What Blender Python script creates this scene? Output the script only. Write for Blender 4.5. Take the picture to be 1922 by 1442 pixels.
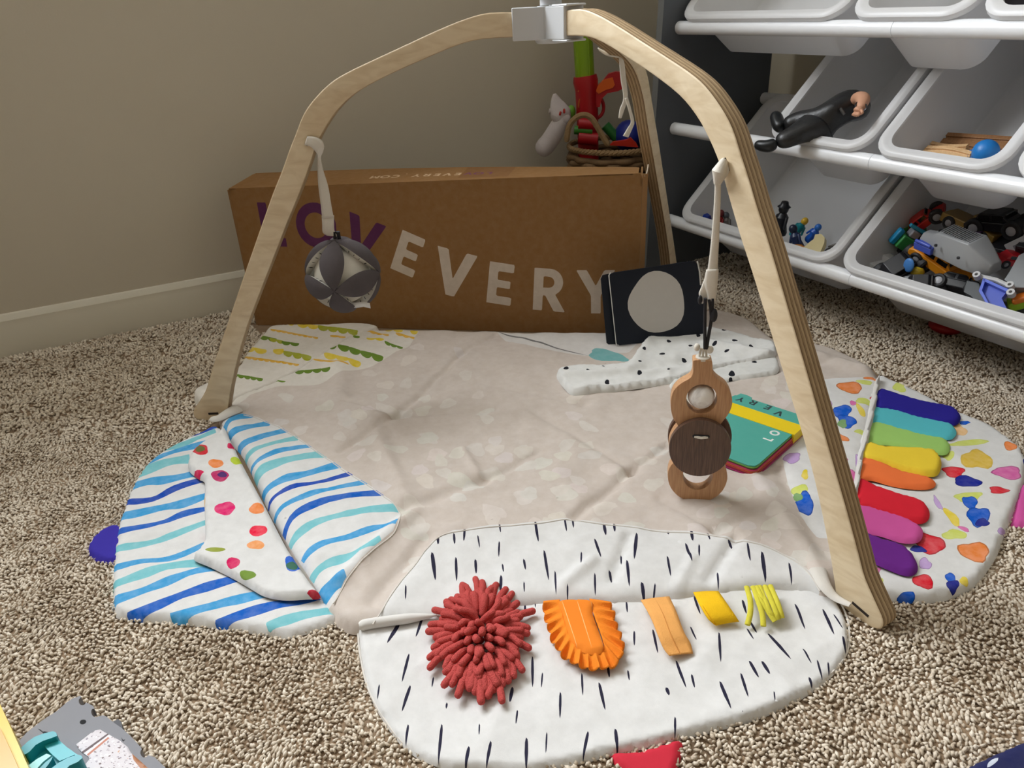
import bpy, bmesh, math, random
import numpy as np
from mathutils import Vector, Matrix
from mathutils.geometry import delaunay_2d_cdt

random.seed(7); np.random.seed(7)
sc = bpy.context.scene
for o in list(bpy.data.objects): bpy.data.objects.remove(o)
COL = sc.collection
PI = math.pi
S2L = lambda v: v/12.92 if v <= .04045 else ((v+.055)/1.055)**2.4
def C(r, g, b): return (S2L(r/255), S2L(g/255), S2L(b/255), 1.0)

# ------------------------------------------------------------------ camera
FPX, PITCH, ROLL, CH = 1402.0, math.radians(27.0), math.radians(-2.84), .65
YAW = math.radians(63)                    # the room's walls run along the axes
RZ = np.array([[math.cos(YAW), -math.sin(YAW), 0], [math.sin(YAW), math.cos(YAW), 0], [0, 0, 1.]])
CAMX = RZ @ np.array([1., 0, 0]); CAMY = RZ @ np.array([0, 1., 0])
_f = CAMY*math.cos(PITCH)-np.array([0, 0, math.sin(PITCH)]); _r = CAMX; _u = np.cross(_r, _f)
CR = math.cos(ROLL)*_r + math.sin(ROLL)*_u; CU = -math.sin(ROLL)*_r + math.cos(ROLL)*_u; CF = _f
CC = np.array([0, 0, CH])
cam = bpy.data.cameras.new('camera'); camo = bpy.data.objects.new('camera', cam); COL.objects.link(camo)
cam.sensor_fit = 'HORIZONTAL'; cam.sensor_width = 36; cam.lens = FPX/1922*36; cam.clip_start = .02
camo.matrix_world = Matrix(((CR[0], CU[0], -CF[0], 0), (CR[1], CU[1], -CF[1], 0), (CR[2], CU[2], -CF[2], CH), (0, 0, 0, 1)))
sc.camera = camo
def ray(x, y): return CF + CR*(x-961)/FPX + CU*(721-y)/FPX
def at(x, y, z=0.0):                      # point of a horizontal plane seen at a pixel of the photo
    d = ray(x, y); return CC + d*((z-CC[2])/d[2])
def onplane(x, y, n, k):
    d = ray(x, y); return CC + d*((k-CC@n)/(d@n))

# room frame: DV runs along the right wall, EV along the left wall
DV = np.array([1., 0, 0]); EV = np.array([0, 1., 0]); ZV = np.array([0, 0, 1.])
def RM(along, perp, z=0): return DV*along + EV*perp + ZV*z
K = 1.39                                  # the storage rack stands this much further out than first measured
AL, PR = -1.884, 1.632                    # left wall, right wall
A2, P2, HC = 2.3, -2.3, 2.6
WIN = (-1.50, .60, 1.25, 2.40)             # window in the left wall: perp0, perp1, z0, z1

# ------------------------------------------------------------------ light
sc.view_settings.view_transform = 'Standard'; sc.view_settings.look = 'None'
sc.view_settings.gamma = 1; sc.view_settings.use_curve_mapping = False
sc.view_settings.exposure = 0.25
w = bpy.data.worlds.new('sky'); sc.world = w; w.use_nodes = True
w.node_tree.nodes['Background'].inputs[0].default_value = (.75, .87, 1, 1)
w.node_tree.nodes['Background'].inputs[1].default_value = .8
ld = bpy.data.lights.new('window_daylight', 'AREA'); ld.shape = 'RECTANGLE'; ld.size = 2.3; ld.size_y = 1.2; ld.energy = 158
ld.color = (.93, .965, 1.0)
lo = bpy.data.objects.new('window_daylight', ld); COL.objects.link(lo)
_p = RM(AL-.42, (WIN[0]+WIN[1])/2-.05, (WIN[2]+WIN[3])/2+.22); _dir = Vector(DV*1.0 + ZV*-.12)
lo.location = _p; lo.rotation_euler = _dir.to_track_quat('-Z', 'Y').to_euler()

# ------------------------------------------------------------------ materials
def newmat(name):
    m = bpy.data.materials.new(name); m.use_nodes = True
    return m, m.node_tree, m.node_tree.nodes['Principled BSDF']
def N(nt, t, **kw):
    n = nt.nodes.new(t)
    for k, v in kw.items():
        if k in n.inputs.keys(): n.inputs[k].default_value = v
        else: setattr(n, k, v)
    return n
_cache = {}
def plain(color, rough=.5, var=.06, scale=40, bump=0.0, bscale=300, name='surface', metallic=0, spec=.5, trans=0, sss=0):
    key = (color, rough, var, scale, bump, bscale, metallic, spec, trans, sss)
    if key in _cache: return _cache[key]
    m, nt, b = newmat(name)
    tc = N(nt, 'ShaderNodeTexCoord')
    nz = N(nt, 'ShaderNodeTexNoise', Scale=scale, Detail=4)
    nt.links.new(tc.outputs['Object'], nz.inputs['Vector'])
    mx = N(nt, 'ShaderNodeMix', data_type='RGBA')
    mx.inputs['A'].default_value = tuple(c*(1-var) for c in color[:3])+(1,)
    mx.inputs['B'].default_value = tuple(min(1, c*(1+var)) for c in color[:3])+(1,)
    nt.links.new(nz.outputs['Fac'], mx.inputs['Factor']); nt.links.new(mx.outputs['Result'], b.inputs['Base Color'])
    b.inputs['Roughness'].default_value = rough; b.inputs['Metallic'].default_value = metallic
    b.inputs['Specular IOR Level'].default_value = spec
    b.inputs['Transmission Weight'].default_value = trans
    if sss:
        tr = N(nt, 'ShaderNodeBsdfTranslucent'); nt.links.new(mx.outputs['Result'], tr.inputs['Color'])
        ms = N(nt, 'ShaderNodeMixShader'); ms.inputs[0].default_value = sss
        out = nt.nodes['Material Output']
        nt.links.new(b.outputs[0], ms.inputs[1]); nt.links.new(tr.outputs[0], ms.inputs[2]); nt.links.new(ms.outputs[0], out.inputs[0])
    if bump:
        n2 = N(nt, 'ShaderNodeTexNoise', Scale=bscale, Detail=3); nt.links.new(tc.outputs['Object'], n2.inputs['Vector'])
        bp = N(nt, 'ShaderNodeBump', Strength=bump, Distance=.002); nt.links.new(n2.outputs['Fac'], bp.inputs['Height'])
        nt.links.new(bp.outputs[0], b.inputs['Normal'])
    _cache[key] = m; return m

def printed(name, rough=.85, bleed=.12, weave=.10, var=.28):
    """cloth or paper whose print is stored per face in the attribute 'ink'; small noise gives the ink its watercolour unevenness"""
    m, nt, b = newmat(name)
    at_ = N(nt, 'ShaderNodeAttribute', attribute_name='ink')
    tc = N(nt, 'ShaderNodeTexCoord')
    nz = N(nt, 'ShaderNodeTexNoise', Scale=70, Detail=5, Roughness=.6); nt.links.new(tc.outputs['Object'], nz.inputs['Vector'])
    hs = N(nt, 'ShaderNodeHueSaturation'); nt.links.new(at_.outputs['Color'], hs.inputs['Color'])
    mr = N(nt, 'ShaderNodeMapRange'); nt.links.new(nz.outputs['Fac'], mr.inputs['Value'])
    mr.inputs['From Min'].default_value = .3; mr.inputs['From Max'].default_value = .7
    mr.inputs['To Min'].default_value = 1-var*.22; mr.inputs['To Max'].default_value = 1+var*.10
    nt.links.new(mr.outputs[0], hs.inputs['Value'])
    mr2 = N(nt, 'ShaderNodeMapRange'); nt.links.new(nz.outputs['Fac'], mr2.inputs['Value'])
    mr2.inputs['From Min'].default_value = .3; mr2.inputs['From Max'].default_value = .7
    mr2.inputs['To Min'].default_value = 1+bleed*.5; mr2.inputs['To Max'].default_value = 1-bleed
    nt.links.new(mr2.outputs[0], hs.inputs['Saturation'])
    nt.links.new(hs.outputs[0], b.inputs['Base Color'])
    b.inputs['Roughness'].default_value = rough; b.inputs['Specular IOR Level'].default_value = .25
    n2 = N(nt, 'ShaderNodeTexNoise', Scale=900, Detail=2); nt.links.new(tc.outputs['Object'], n2.inputs['Vector'])
    n3 = N(nt, 'ShaderNodeTexNoise', Scale=28, Detail=3, Distortion=.4); nt.links.new(tc.outputs['Object'], n3.inputs['Vector'])
    ad = N(nt, 'ShaderNodeMath', operation='MULTIPLY_ADD'); nt.links.new(n3.outputs['Fac'], ad.inputs[0]); ad.inputs[1].default_value = 2.0
    nt.links.new(n2.outputs['Fac'], ad.inputs[2])
    bp = N(nt, 'ShaderNodeBump', Strength=weave, Distance=.0015); nt.links.new(ad.outputs[0], bp.inputs['Height'])
    nt.links.new(bp.outputs[0], b.inputs['Normal'])
    return m
M_CLOTH = printed('printed_cotton'); M_SOLID = printed('dyed_cotton', bleed=.0, weave=.10, var=.08); M_CARD = printed('printed_card', rough=.45, bleed=.02, weave=.02, var=.1)
M_KRAFT = printed('corrugated_kraft', rough=.8, bleed=.05, weave=.06, var=.35)
M_FELT = lambda c, n='felt': plain(c, .9, .08, 90, .35, 700, n, spec=.2)
WHITE_PL = plain(C(240, 240, 241), .35, .01, 10, name='white_plastic', sss=.32)
WHITE_ROD = plain(C(238, 240, 243), .25, .01, 10, name='white_tube')

def birch(name, ply):
    m, nt, b = newmat(name); tc = N(nt, 'ShaderNodeTexCoord')
    mp = N(nt, 'ShaderNodeMapping'); nt.links.new(tc.outputs['Object'], mp.inputs['Vector'])
    if not ply:
        mp.inputs['Scale'].default_value = (3, 3, 9)
        wv = N(nt, 'ShaderNodeTexNoise', Scale=6, Detail=6, Distortion=1.5); nt.links.new(mp.outputs[0], wv.inputs['Vector'])
        cr = N(nt, 'ShaderNodeValToRGB'); nt.links.new(wv.outputs['Fac'], cr.inputs[0])
        cr.color_ramp.elements[0].position = .3; cr.color_ramp.elements[0].color = C(218, 196, 160)
        cr.color_ramp.elements[1].position = .62; cr.color_ramp.elements[1].color = C(234, 216, 184)
        nt.links.new(cr.outputs[0], b.inputs['Base Color']); b.inputs['Roughness'].default_value = .5
    else:
        sx = N(nt, 'ShaderNodeSeparateXYZ'); nt.links.new(tc.outputs['Object'], sx.inputs[0])
        nz = N(nt, 'ShaderNodeTexNoise', Scale=30, Detail=3); nt.links.new(tc.outputs['Object'], nz.inputs['Vector'])
        md = N(nt, 'ShaderNodeMath', operation='MULTIPLY_ADD'); nt.links.new(sx.outputs['Y'], md.inputs[0]); md.inputs[1].default_value = 1/.0062; md.inputs[2].default_value = 20.25
        fr = N(nt, 'ShaderNodeMath', operation='FRACT'); nt.links.new(md.outputs[0], fr.inputs[0])
        cr = N(nt, 'ShaderNodeValToRGB'); nt.links.new(fr.outputs[0], cr.inputs[0]); cr.color_ramp.interpolation = 'LINEAR'
        e = cr.color_ramp.elements; e[0].position = 0; e[0].color = C(196, 172, 136); e[1].position = 1; e[1].color = C(196, 172, 136)
        for p, c in ((.42, C(190, 165, 128)), (.5, C(120, 92, 62)), (.56, C(98, 74, 50)), (.6, C(150, 122, 88)), (.72, C(172, 146, 110)), (.92, C(150, 124, 92))):
            x = e.new(p); x.color = c
        mp.inputs['Scale'].default_value = (8, 60, 8)
        n2 = N(nt, 'ShaderNodeTexNoise', Scale=9, Detail=4); nt.links.new(mp.outputs[0], n2.inputs['Vector'])
        mx = N(nt, 'ShaderNodeMix', data_type='RGBA', blend_type='MULTIPLY'); mx.inputs['Factor'].default_value = .5
        nt.links.new(cr.outputs[0], mx.inputs['A'])
        c2 = N(nt, 'ShaderNodeValToRGB'); nt.links.new(n2.outputs['Fac'], c2.inputs[0]); c2.color_ramp.elements[0].position = .3; c2.color_ramp.elements[1].position = .6
        c2.color_ramp.elements[0].color = (.5, .45, .4, 1); c2.color_ramp.elements[1].color = (1.0, 1.0, 1.0, 1)
        nt.links.new(c2.outputs[0], mx.inputs['B']); nt.links.new(mx.outputs['Result'], b.inputs['Base Color']); b.inputs['Roughness'].default_value = .6
    return m
M_BIRCH = birch('birch_face', False); M_PLY = birch('birch_ply_edge', True)

def grain(name, c0, c1, sc_=(90, 90, 6), rough=.45):
    m, nt, b = newmat(name); tc = N(nt, 'ShaderNodeTexCoord'); mp = N(nt, 'ShaderNodeMapping'); nt.links.new(tc.outputs['Object'], mp.inputs['Vector'])
    mp.inputs['Scale'].default_value = sc_
    nz = N(nt, 'ShaderNodeTexNoise', Scale=6, Detail=5); nt.links.new(mp.outputs[0], nz.inputs['Vector'])
    cr = N(nt, 'ShaderNodeValToRGB'); nt.links.new(nz.outputs['Fac'], cr.inputs[0]); cr.color_ramp.elements[0].position = .3; cr.color_ramp.elements[1].position = .7
    cr.color_ramp.elements[0].color = c0; cr.color_ramp.elements[1].color = c1
    nt.links.new(cr.outputs[0], b.inputs['Base Color']); b.inputs['Roughness'].default_value = rough
    return m
M_BEECH = grain('beech_wood', C(186, 138, 98), C(208, 164, 122)); M_WALNUT = grain('walnut_wood', C(74, 52, 42), C(112, 84, 68))

# ------------------------------------------------------------------ object helpers
def setp(o, label=None, cat=None, group=None, kind=None):
    if label: o['label'] = label
    if cat: o['category'] = cat
    if group: o['group'] = group
    if kind: o['kind'] = kind
    return o
def thing(name, label, cat, loc=(0, 0, 0), group=None, rot=None):
    o = bpy.data.objects.new(name, None); COL.objects.link(o); o.location = Vector([float(v) for v in loc]); o.empty_display_size = .02
    if rot is not None: o.rotation_euler = rot
    return setp(o, label, cat, group)
def link(name, me, parent=None, local=False):
    o = bpy.data.objects.new(name, me); COL.objects.link(o)
    if parent:
        o.parent = parent
        if not local:
            mw = parent.matrix_basis
            if parent.parent: mw = parent.parent.matrix_basis @ parent.matrix_parent_inverse @ mw
            o.matrix_parent_inverse = mw.inverted()
    return o
def smooth(me, ang=40):
    for p in me.polygons: p.use_smooth = True
    if ang < 180:
        bm = bmesh.new(); bm.from_mesh(me)
        for e in bm.edges:
            if len(e.link_faces) == 2 and e.calc_face_angle(0) > math.radians(ang): e.smooth = False
        bm.to_mesh(me); bm.free()
class MB:
    def __init__(s): s.v = []; s.f = []; s.m = []
    def add(s, vs, fs, mi=0, T=None):
        k = len(s.v)
        for p in vs:
            p = Vector([float(c) for c in p]);  s.v.append(T @ p if T is not None else p)
        for f in fs: s.f.append([i+k for i in f]); s.m.append(mi)
    def box(s, c, sz, T=None, mi=0, taper=1.0):
        x, y, z = [v/2 for v in sz]; t = taper
        vs = [(-x, -y, -z), (x, -y, -z), (x, y, -z), (-x, y, -z), (-x*t, -y*t, z), (x*t, -y*t, z), (x*t, y*t, z), (-x*t, y*t, z)]
        vs = [(a+c[0], b+c[1], d+c[2]) for a, b, d in vs]
        s.add(vs, [(3, 2, 1, 0), (4, 5, 6, 7), (0, 1, 5, 4), (1, 2, 6, 5), (2, 3, 7, 6), (3, 0, 4, 7)], mi, T)
    def tube(s, pts, rad, n=12, mi=0, caps=True, T=None, flat=1.0):
        pts = [Vector([float(c) for c in p]) for p in pts]; k = len(pts)
        rs = rad if hasattr(rad, '__len__') else [rad]*k
        vs = []; fs = []
        up = Vector((0, 0, 1)); tang0 = (pts[1]-pts[0]).normalized()
        if abs(tang0.dot(up)) > .9: up = Vector((1, 0, 0))
        a = tang0.cross(up).normalized()
        for i, p in enumerate(pts):
            t = (pts[min(i+1, k-1)]-pts[max(i-1, 0)])
            if t.length < 1e-9: t = tang0
            t.normalize()
            a = (a - t*a.dot(t)).normalized(); b = t.cross(a)
            for j in range(n):
                q = 2*PI*j/n; vs.append(p + a*math.cos(q)*rs[i] + b*math.sin(q)*rs[i]*flat)
        for i in range(k-1):
            for j in range(n):
                j2 = (j+1) % n; fs.append((i*n+j, i*n+j2, (i+1)*n+j2, (i+1)*n+j))
        if caps: fs.append(tuple(range(n-1, -1, -1))); fs.append(tuple((k-1)*n+j for j in range(n)))
        s.add(vs, fs, mi, T)
    def capsule(s, p, q, r0, r1=None, n=10, mi=0, T=None, h=3, bend=None):
        r1 = r0 if r1 is None else r1
        p = Vector([float(c) for c in p]); q = Vector([float(c) for c in q]); t = (q-p); L = t.length; t.normalize()
        pts = []; rs = []
        for i in range(h+1):
            a = PI/2*(1-i/h); pts.append(p - t*r0*math.sin(a)*.98); rs.append(max(r0*math.cos(a), r0*.08))
        if bend is not None:
            for w_ in (.33, .66): pts.append(p.lerp(q, w_)+Vector(bend)*math.sin(PI*w_)); rs.append(r0+(r1-r0)*w_)
        for i in range(h+1):
            a = PI/2*(i/h); pts.append(q + t*r1*math.sin(a)*.98); rs.append(max(r1*math.cos(a), r1*.08))
        s.tube(pts, rs, n, mi, True, T)
    def lathe(s, prof, n=32, mi=0, T=None, closed=False):
        vs = []; fs = []; k = len(prof)
        for r, z in prof:
            for j in range(n): vs.append((r*math.cos(2*PI*j/n), r*math.sin(2*PI*j/n), z))
        for i in range(k-1 if not closed else k):
            i2 = (i+1) % k
            for j in range(n):
                j2 = (j+1) % n; fs.append((i*n+j, i*n+j2, i2*n+j2, i2*n+j))
        if not closed: fs.append(tuple(range(n-1, -1, -1))); fs.append(tuple((k-1)*n+j for j in range(n)))
        s.add(vs, fs, mi, T)
    def ell(s, c, r, n=16, m=10, mi=0, T=None):
        vs = [(0, 0, -1)]; fs = []
        for i in range(1, m):
            a = -PI/2+PI*i/m
            for j in range(n): vs.append((math.cos(a)*math.cos(2*PI*j/n), math.cos(a)*math.sin(2*PI*j/n), math.sin(a)))
        vs.append((0, 0, 1)); e = len(vs)-1
        for j in range(n): fs.append((0, 1+(j+1) % n, 1+j)); fs.append((e, 1+(m-2)*n+j, 1+(m-2)*n+(j+1) % n))
        for i in range(m-2):
            for j in range(n):
                j2 = (j+1) % n; fs.append((1+i*n+j, 1+i*n+j2, 1+(i+1)*n+j2, 1+(i+1)*n+j))
        s.add([(x*r[0]+c[0], y*r[1]+c[1], z*r[2]+c[2]) for x, y, z in vs], fs, mi, T)
    def prism(s, poly, z0, z1, mi=0, T=None, ms=None, hole=None):
        """polygon in xy extruded along z; optional hole with the same handling"""
        n = len(poly); ms = mi if ms is None else ms
        vs = [(x, y, z0) for x, y in poly]+[(x, y, z1) for x, y in poly]
        s.add(vs, [(i, (i+1) % n, n+(i+1) % n, n+i) for i in range(n)], ms, T)
        if hole is None: s.add(vs, [tuple(range(n-1, -1, -1)), tuple(range(n, 2*n))], mi, T)
        else:
            poly = [tuple(p) for p in ccw(poly)]; hole = [tuple(p) for p in ccw(hole)]
            m = len(hole); hv = [(x, y, z0) for x, y in hole]+[(x, y, z1) for x, y in hole]
            s.add(hv, [((i+1) % m, i, m+i, m+(i+1) % m) for i in range(m)], ms, T)
            pts = [Vector(p) for p in poly+hole]
            r = delaunay_2d_cdt(pts, [], [list(range(n)), list(range(n, n+m))], 1, 1e-7, True)
            V, F, OF = r[0], r[2], r[5]
            F2 = [f for f, o in zip(F, OF) if 0 in o and 1 not in o]
            s.add([(p[0], p[1], z1) for p in V], F2, mi, T); s.add([(p[0], p[1], z0) for p in V], [tuple(reversed(f)) for f in F2], mi, T)
    def mesh(s, name, mats, sm=40, merge=0):
        me = bpy.data.meshes.new(name); me.from_pydata([tuple(p) for p in s.v], [], s.f)
        for m in (mats if isinstance(mats, (list, tuple)) else [mats]): me.materials.append(m)
        me.polygons.foreach_set('material_index', s.m); me.update()
        bm = bmesh.new(); bm.from_mesh(me)
        if merge: bmesh.ops.remove_doubles(bm, verts=bm.verts, dist=merge)
        bmesh.ops.recalc_face_normals(bm, faces=bm.faces); bm.to_mesh(me); bm.free()
        if sm: smooth(me, sm)
        return me
    def obj(s, name, mats, parent=None, local=False, sm=40, bevel=0, merge=0, sub=0):
        o = link(name, s.mesh(name, mats, sm, merge), parent, local)
        if bevel:
            b = o.modifiers.new('bevel', 'BEVEL'); b.width = bevel; b.segments = 3; b.limit_method = 'ANGLE'; b.angle_limit = math.radians(35)
            o.data.polygons.foreach_set('use_smooth', [True]*len(o.data.polygons))
        if sub:
            b = o.modifiers.new('sub', 'SUBSURF'); b.levels = sub; b.render_levels = sub
        return o
def cr(pts, closed=True, k=6):
    """Catmull-Rom through the points"""
    P = [np.array(p, float) for p in pts]; n = len(P); out = []
    rng = range(n) if closed else range(n-1)
    for i in rng:
        if closed: a, b, c, d = P[i-1], P[i], P[(i+1) % n], P[(i+2) % n]
        else: a, b, c, d = P[max(i-1, 0)], P[i], P[i+1], P[min(i+2, n-1)]
        for j in range(k):
            t = j/k; out.append(.5*((2*b)+(c-a)*t+(2*a-5*b+4*c-d)*t*t+(3*b-a-3*c+d)*t**3))
    if not closed: out.append(P[-1])
    return [tuple(p) for p in out]
def resample(P, sp, closed=True):
    P = np.array(P, float); Q = np.vstack([P, P[:1]]) if closed else P
    L = np.r_[0, np.cumsum(np.linalg.norm(np.diff(Q, axis=0), axis=1))]; n = max(3, int(round(L[-1]/sp)))
    t = np.linspace(0, L[-1], n+1); t = t[:-1] if closed else t
    return np.stack([np.interp(t, L, Q[:, i]) for i in range(Q.shape[1])], 1)
def inpoly(X, Y, P):
    r = np.zeros(len(X), bool); n = len(P)
    for i in range(n):
        x0, y0 = P[i]; x1, y1 = P[(i+1) % n]
        if y0 == y1: continue
        c = ((y0 > Y) != (y1 > Y)) & (X < (x1-x0)*(Y-y0)/(y1-y0)+x0); r ^= c
    return r
def pdist(X, Y, P, closed=True):
    D = np.full(len(X), 9.); n = len(P)
    for i in range(n if closed else n-1):
        a = np.array(P[i]); b = np.array(P[(i+1) % n]); d = b-a; L = d@d+1e-12
        t = np.clip(((X-a[0])*d[0]+(Y-a[1])*d[1])/L, 0, 1)
        D = np.minimum(D, np.hypot(X-a[0]-t*d[0], Y-a[1]-t*d[1]))
    return D
_lat = np.random.rand(64, 64, 8)
def vn(X, Y, s, k=0):
    x = np.asarray(X)*s+k*7.3; y = np.asarray(Y)*s+k*3.1; xi = np.floor(x).astype(int); yi = np.floor(y).astype(int); fx = x-xi; fy = y-yi
    fx = fx*fx*(3-2*fx); fy = fy*fy*(3-2*fy); l = _lat[:, :, k % 8]
    g = lambda i, j: l[(xi+i) % 64, (yi+j) % 64]
    return (g(0, 0)*(1-fx)+g(1, 0)*fx)*(1-fy)+(g(0, 1)*(1-fx)+g(1, 1)*fx)*fy-.5
def fbm(X, Y, s, k=0): return vn(X, Y, s, k)+.5*vn(X, Y, s*2.1, k+1)+.25*vn(X, Y, s*4.3, k+2)
def ridged(X, Y, s, k=0): return 1-2*np.abs(fbm(X, Y, s, k))

def ccw(P):
    P = np.array(P, float); a = (P[:, 0]*np.roll(P[:, 1], -1)-np.roll(P[:, 0], -1)*P[:, 1]).sum(); return P if a > 0 else P[::-1]
def patterned(outline, patterns, sp, psp, place, mat, name, parent, bg, pre=None, thick=None, sm=180, local=False, extra=None):
    """2D outline + printed shapes -> one mesh whose faces carry their ink. place(X,Y,dist)->xyz"""
    O = ccw(resample(outline, sp*.8)); X0, Y0 = O.min(0); X1, Y1 = O.max(0)
    gx, gy = np.meshgrid(np.arange(X0, X1, sp), np.arange(Y0, Y1, sp*.87)); gx = gx+(np.arange(gx.shape[0]) % 2)[:, None]*sp/2
    gx = (gx+np.random.uniform(-.12, .12, gx.shape)*sp).ravel(); gy = (gy+np.random.uniform(-.12, .12, gy.shape)*sp).ravel()
    k = inpoly(gx, gy, O); gx, gy = gx[k], gy[k]
    if len(gx):
        k = pdist(gx, gy, O) > sp*.45; gx, gy = gx[k], gy[k]
    pts = [tuple(p) for p in O]; faces = [list(range(len(O)))]; cols = [bg]; clips = [None]
    for pt in patterns:
        P = ccw(resample(pt[0], pt[3] if len(pt) > 3 and pt[3] else psp))
        faces.append(list(range(len(pts), len(pts)+len(P)))); pts += [tuple(p) for p in P]; cols.append(pt[1]); clips.append(pt[2] if len(pt) > 2 else None)
    pts += list(zip(gx, gy))
    r = delaunay_2d_cdt([Vector(p) for p in pts], [], faces, 1, 1e-6, True)
    V = np.array([tuple(v) for v in r[0]]); F = []; FC = []
    for f, o in zip(r[2], r[5]):
        if 0 not in o: continue
        best = 0
        for i in sorted(o):
            if clips[i] is None or clips[i] in o: best = i
        F.append(tuple(f)); FC.append(cols[best])
    used = sorted({i for f in F for i in f}); mp = {i: j for j, i in enumerate(used)}; V = V[used]; F = [tuple(mp[i] for i in f) for f in F]
    D = pdist(V[:, 0], V[:, 1], O)
    XYZ = place(V[:, 0], V[:, 1], D)
    nv = len(XYZ)
    if thick is not None:                      # closed underside
        XB = place(V[:, 0], V[:, 1], D*0) if thick == 'flat' else XYZ+np.array(thick)
        edge = {}
        for f in F:
            for i in range(len(f)):
                a, b = f[i], f[(i+1) % len(f)]
                edge[(a, b)] = 1
        bd = [(a, b) for a, b in edge if (b, a) not in edge]
        XYZ = np.vstack([XYZ, XB]); nf = len(F)
        F = F+[tuple(i+nv for i in reversed(f)) for f in F[:nf]]; FC = FC+[bg]*nf
        for a, b in bd: F.append((b, a, a+nv, b+nv)); FC.append(bg)
    me = bpy.data.meshes.new(name); me.from_pydata([tuple(p) for p in XYZ], [], F); me.materials.append(mat); me.update()
    ca = me.color_attributes.new('ink', 'FLOAT_COLOR', 'CORNER'); arr = np.zeros((len(me.loops), 4), np.float32)
    ls = np.zeros(len(me.polygons), int); lt = np.zeros(len(me.polygons), int); me.polygons.foreach_get('loop_start', ls); me.polygons.foreach_get('loop_total', lt)
    arr[:] = np.repeat(np.array(FC, np.float32), lt, axis=0); ca.data.foreach_set('color', arr.ravel())
    smooth(me, sm)
    return link(name, me, parent, local)

def pxw(pts, z): return [tuple(at(x, y, z)[:2]) for x, y in pts]
def sheet(name, outline_px, parent, z0=.015, zb=.001, er=.012, sp=.007, patterns=(), bg=C(225, 222, 216), wr=None, psp=.004, smoothk=5, mat=None, zr=None, label=None, lift=None):
    zr = z0 if zr is None else zr
    ol = pxw(outline_px, zr); ol = cr(ol, True, smoothk) if smoothk else ol
    pats = [(pxw(p[0], zr),)+tuple(p[1:]) for p in patterns]
    def place(X, Y, D):
        q = np.clip(D/er, 0, 1); prof = np.sqrt(np.clip(1-(1-q)**2, 0, 1)); z = zb+(z0-zb)*prof
        if wr is not None: z = z+wr(X, Y)*prof
        if lift is not None: z = z+lift(X, Y)
        z = np.maximum(z, .0008)
        return np.stack([X, Y, z], 1)
    o = patterned(ol, pats, sp, psp, place, mat or M_CLOTH, name, parent, bg)
    if label: o['label'] = label
    return o
# small 2D pattern makers, all in photo pixels
def dash(x0, y0, x1, y1, w):
    d = np.array([x1-x0, y1-y0], float); L = np.hypot(*d)+1e-6; n = np.array([-d[1], d[0]])/L*w/2*1.2; a = np.array([x0, y0], float)
    return [tuple(a+d*t+n*s) for t, s in ((0, .3), (.15, .85), (.5, 1), (.85, .6), (1, .1), (.85, -.5), (.5, -.9), (.15, -.8), (0, -.3))]
def blob(cx, cy, rx, ry, rot=0, seed=0, n=18, am=.14, s=1.0):
    rnd = random.Random(seed*13+int(cx*7+cy)); ph = [rnd.uniform(0, 6.28) for _ in range(3)]; c, s_ = math.cos(math.radians(rot)), math.sin(math.radians(rot)); out = []
    for i in range(n):
        a = 2*PI*i/n; k = s*(1+am*math.sin(2*a+ph[0])*.6+am*math.sin(3*a+ph[1])+am*.5*math.sin(5*a+ph[2])); x, y = rx*k*math.cos(a), ry*k*math.sin(a)
        out.append((cx+x*c-y*s_, cy+x*s_+y*c))
    return out
def band(pl, w, k=4):
    P = np.array(cr(pl, False, k)); n = len(P); T = np.gradient(P, axis=0); T /= np.linalg.norm(T, axis=1)[:, None]; Nn = np.stack([-T[:, 1], T[:, 0]], 1)
    rnd = random.Random(int(pl[0][0]*3)); ph = rnd.uniform(0, 6); W = np.array([w/2*(1+.18*math.sin(ph+i*.9)) for i in range(n)])[:, None]
    return [tuple(p) for p in P+Nn*W]+[tuple(p) for p in (P-Nn*W)[::-1]]
def sub(pts, ox, oy, s): return [(ox+x/s, oy+y/s) for x, y in pts]

# ================================================================== ROOM
def struct(name, mb, m, sm=30, bevel=0):
    o = mb.obj(name, m, sm=sm, bevel=bevel); setp(o, kind='structure'); return o
M_WALL = plain(C(202, 194, 176), .9, .03, 3, .08, 260, 'wall_paint'); M_TRIM = plain(C(214, 208, 190), .5, .01, 5, name='trim_paint')
M_WALL2 = plain(C(140, 128, 110), .9, .03, 3, .08, 260, 'wall_paint_low_bounce'); M_CEIL = plain(C(238, 236, 231), .9, .01, 5, name='ceiling_paint')  # M_WALL2: room paint darkened on the unseen walls to cut bounced light
M_FLOOR = plain(C(140, 118, 94), .95, .25, 60, .8, 220, 'carpet_backing')
TR = Matrix(((DV[0], EV[0], 0, 0), (DV[1], EV[1], 0, 0), (0, 0, 1, 0), (0, 0, 0, 1)))      # (along, perp, z) -> world
def rbox(mb, a0, a1, p0, p1, z0, z1, mi=0): mb.box(((a0+a1)/2, (p0+p1)/2, (z0+z1)/2), (a1-a0, p1-p0, z1-z0), TR, mi)
mb = MB(); rbox(mb, AL-.1, A2+.1, P2-.1, PR+.1, -.06, 0); struct('floor', mb, M_FLOOR)
mb = MB(); rbox(mb, AL-.1, A2+.1, P2-.1, PR+.1, HC, HC+.06); struct('ceiling', mb, M_CEIL)
mb = MB()
rbox(mb, AL-.1, AL, P2, WIN[0], 0, HC); rbox(mb, AL-.1, AL, WIN[1], PR, 0, HC); rbox(mb, AL-.1, AL, WIN[0], WIN[1], 0, WIN[2]); rbox(mb, AL-.1, AL, WIN[0], WIN[1], WIN[3], HC)
struct('wall_left', mb, M_WALL)
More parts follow.
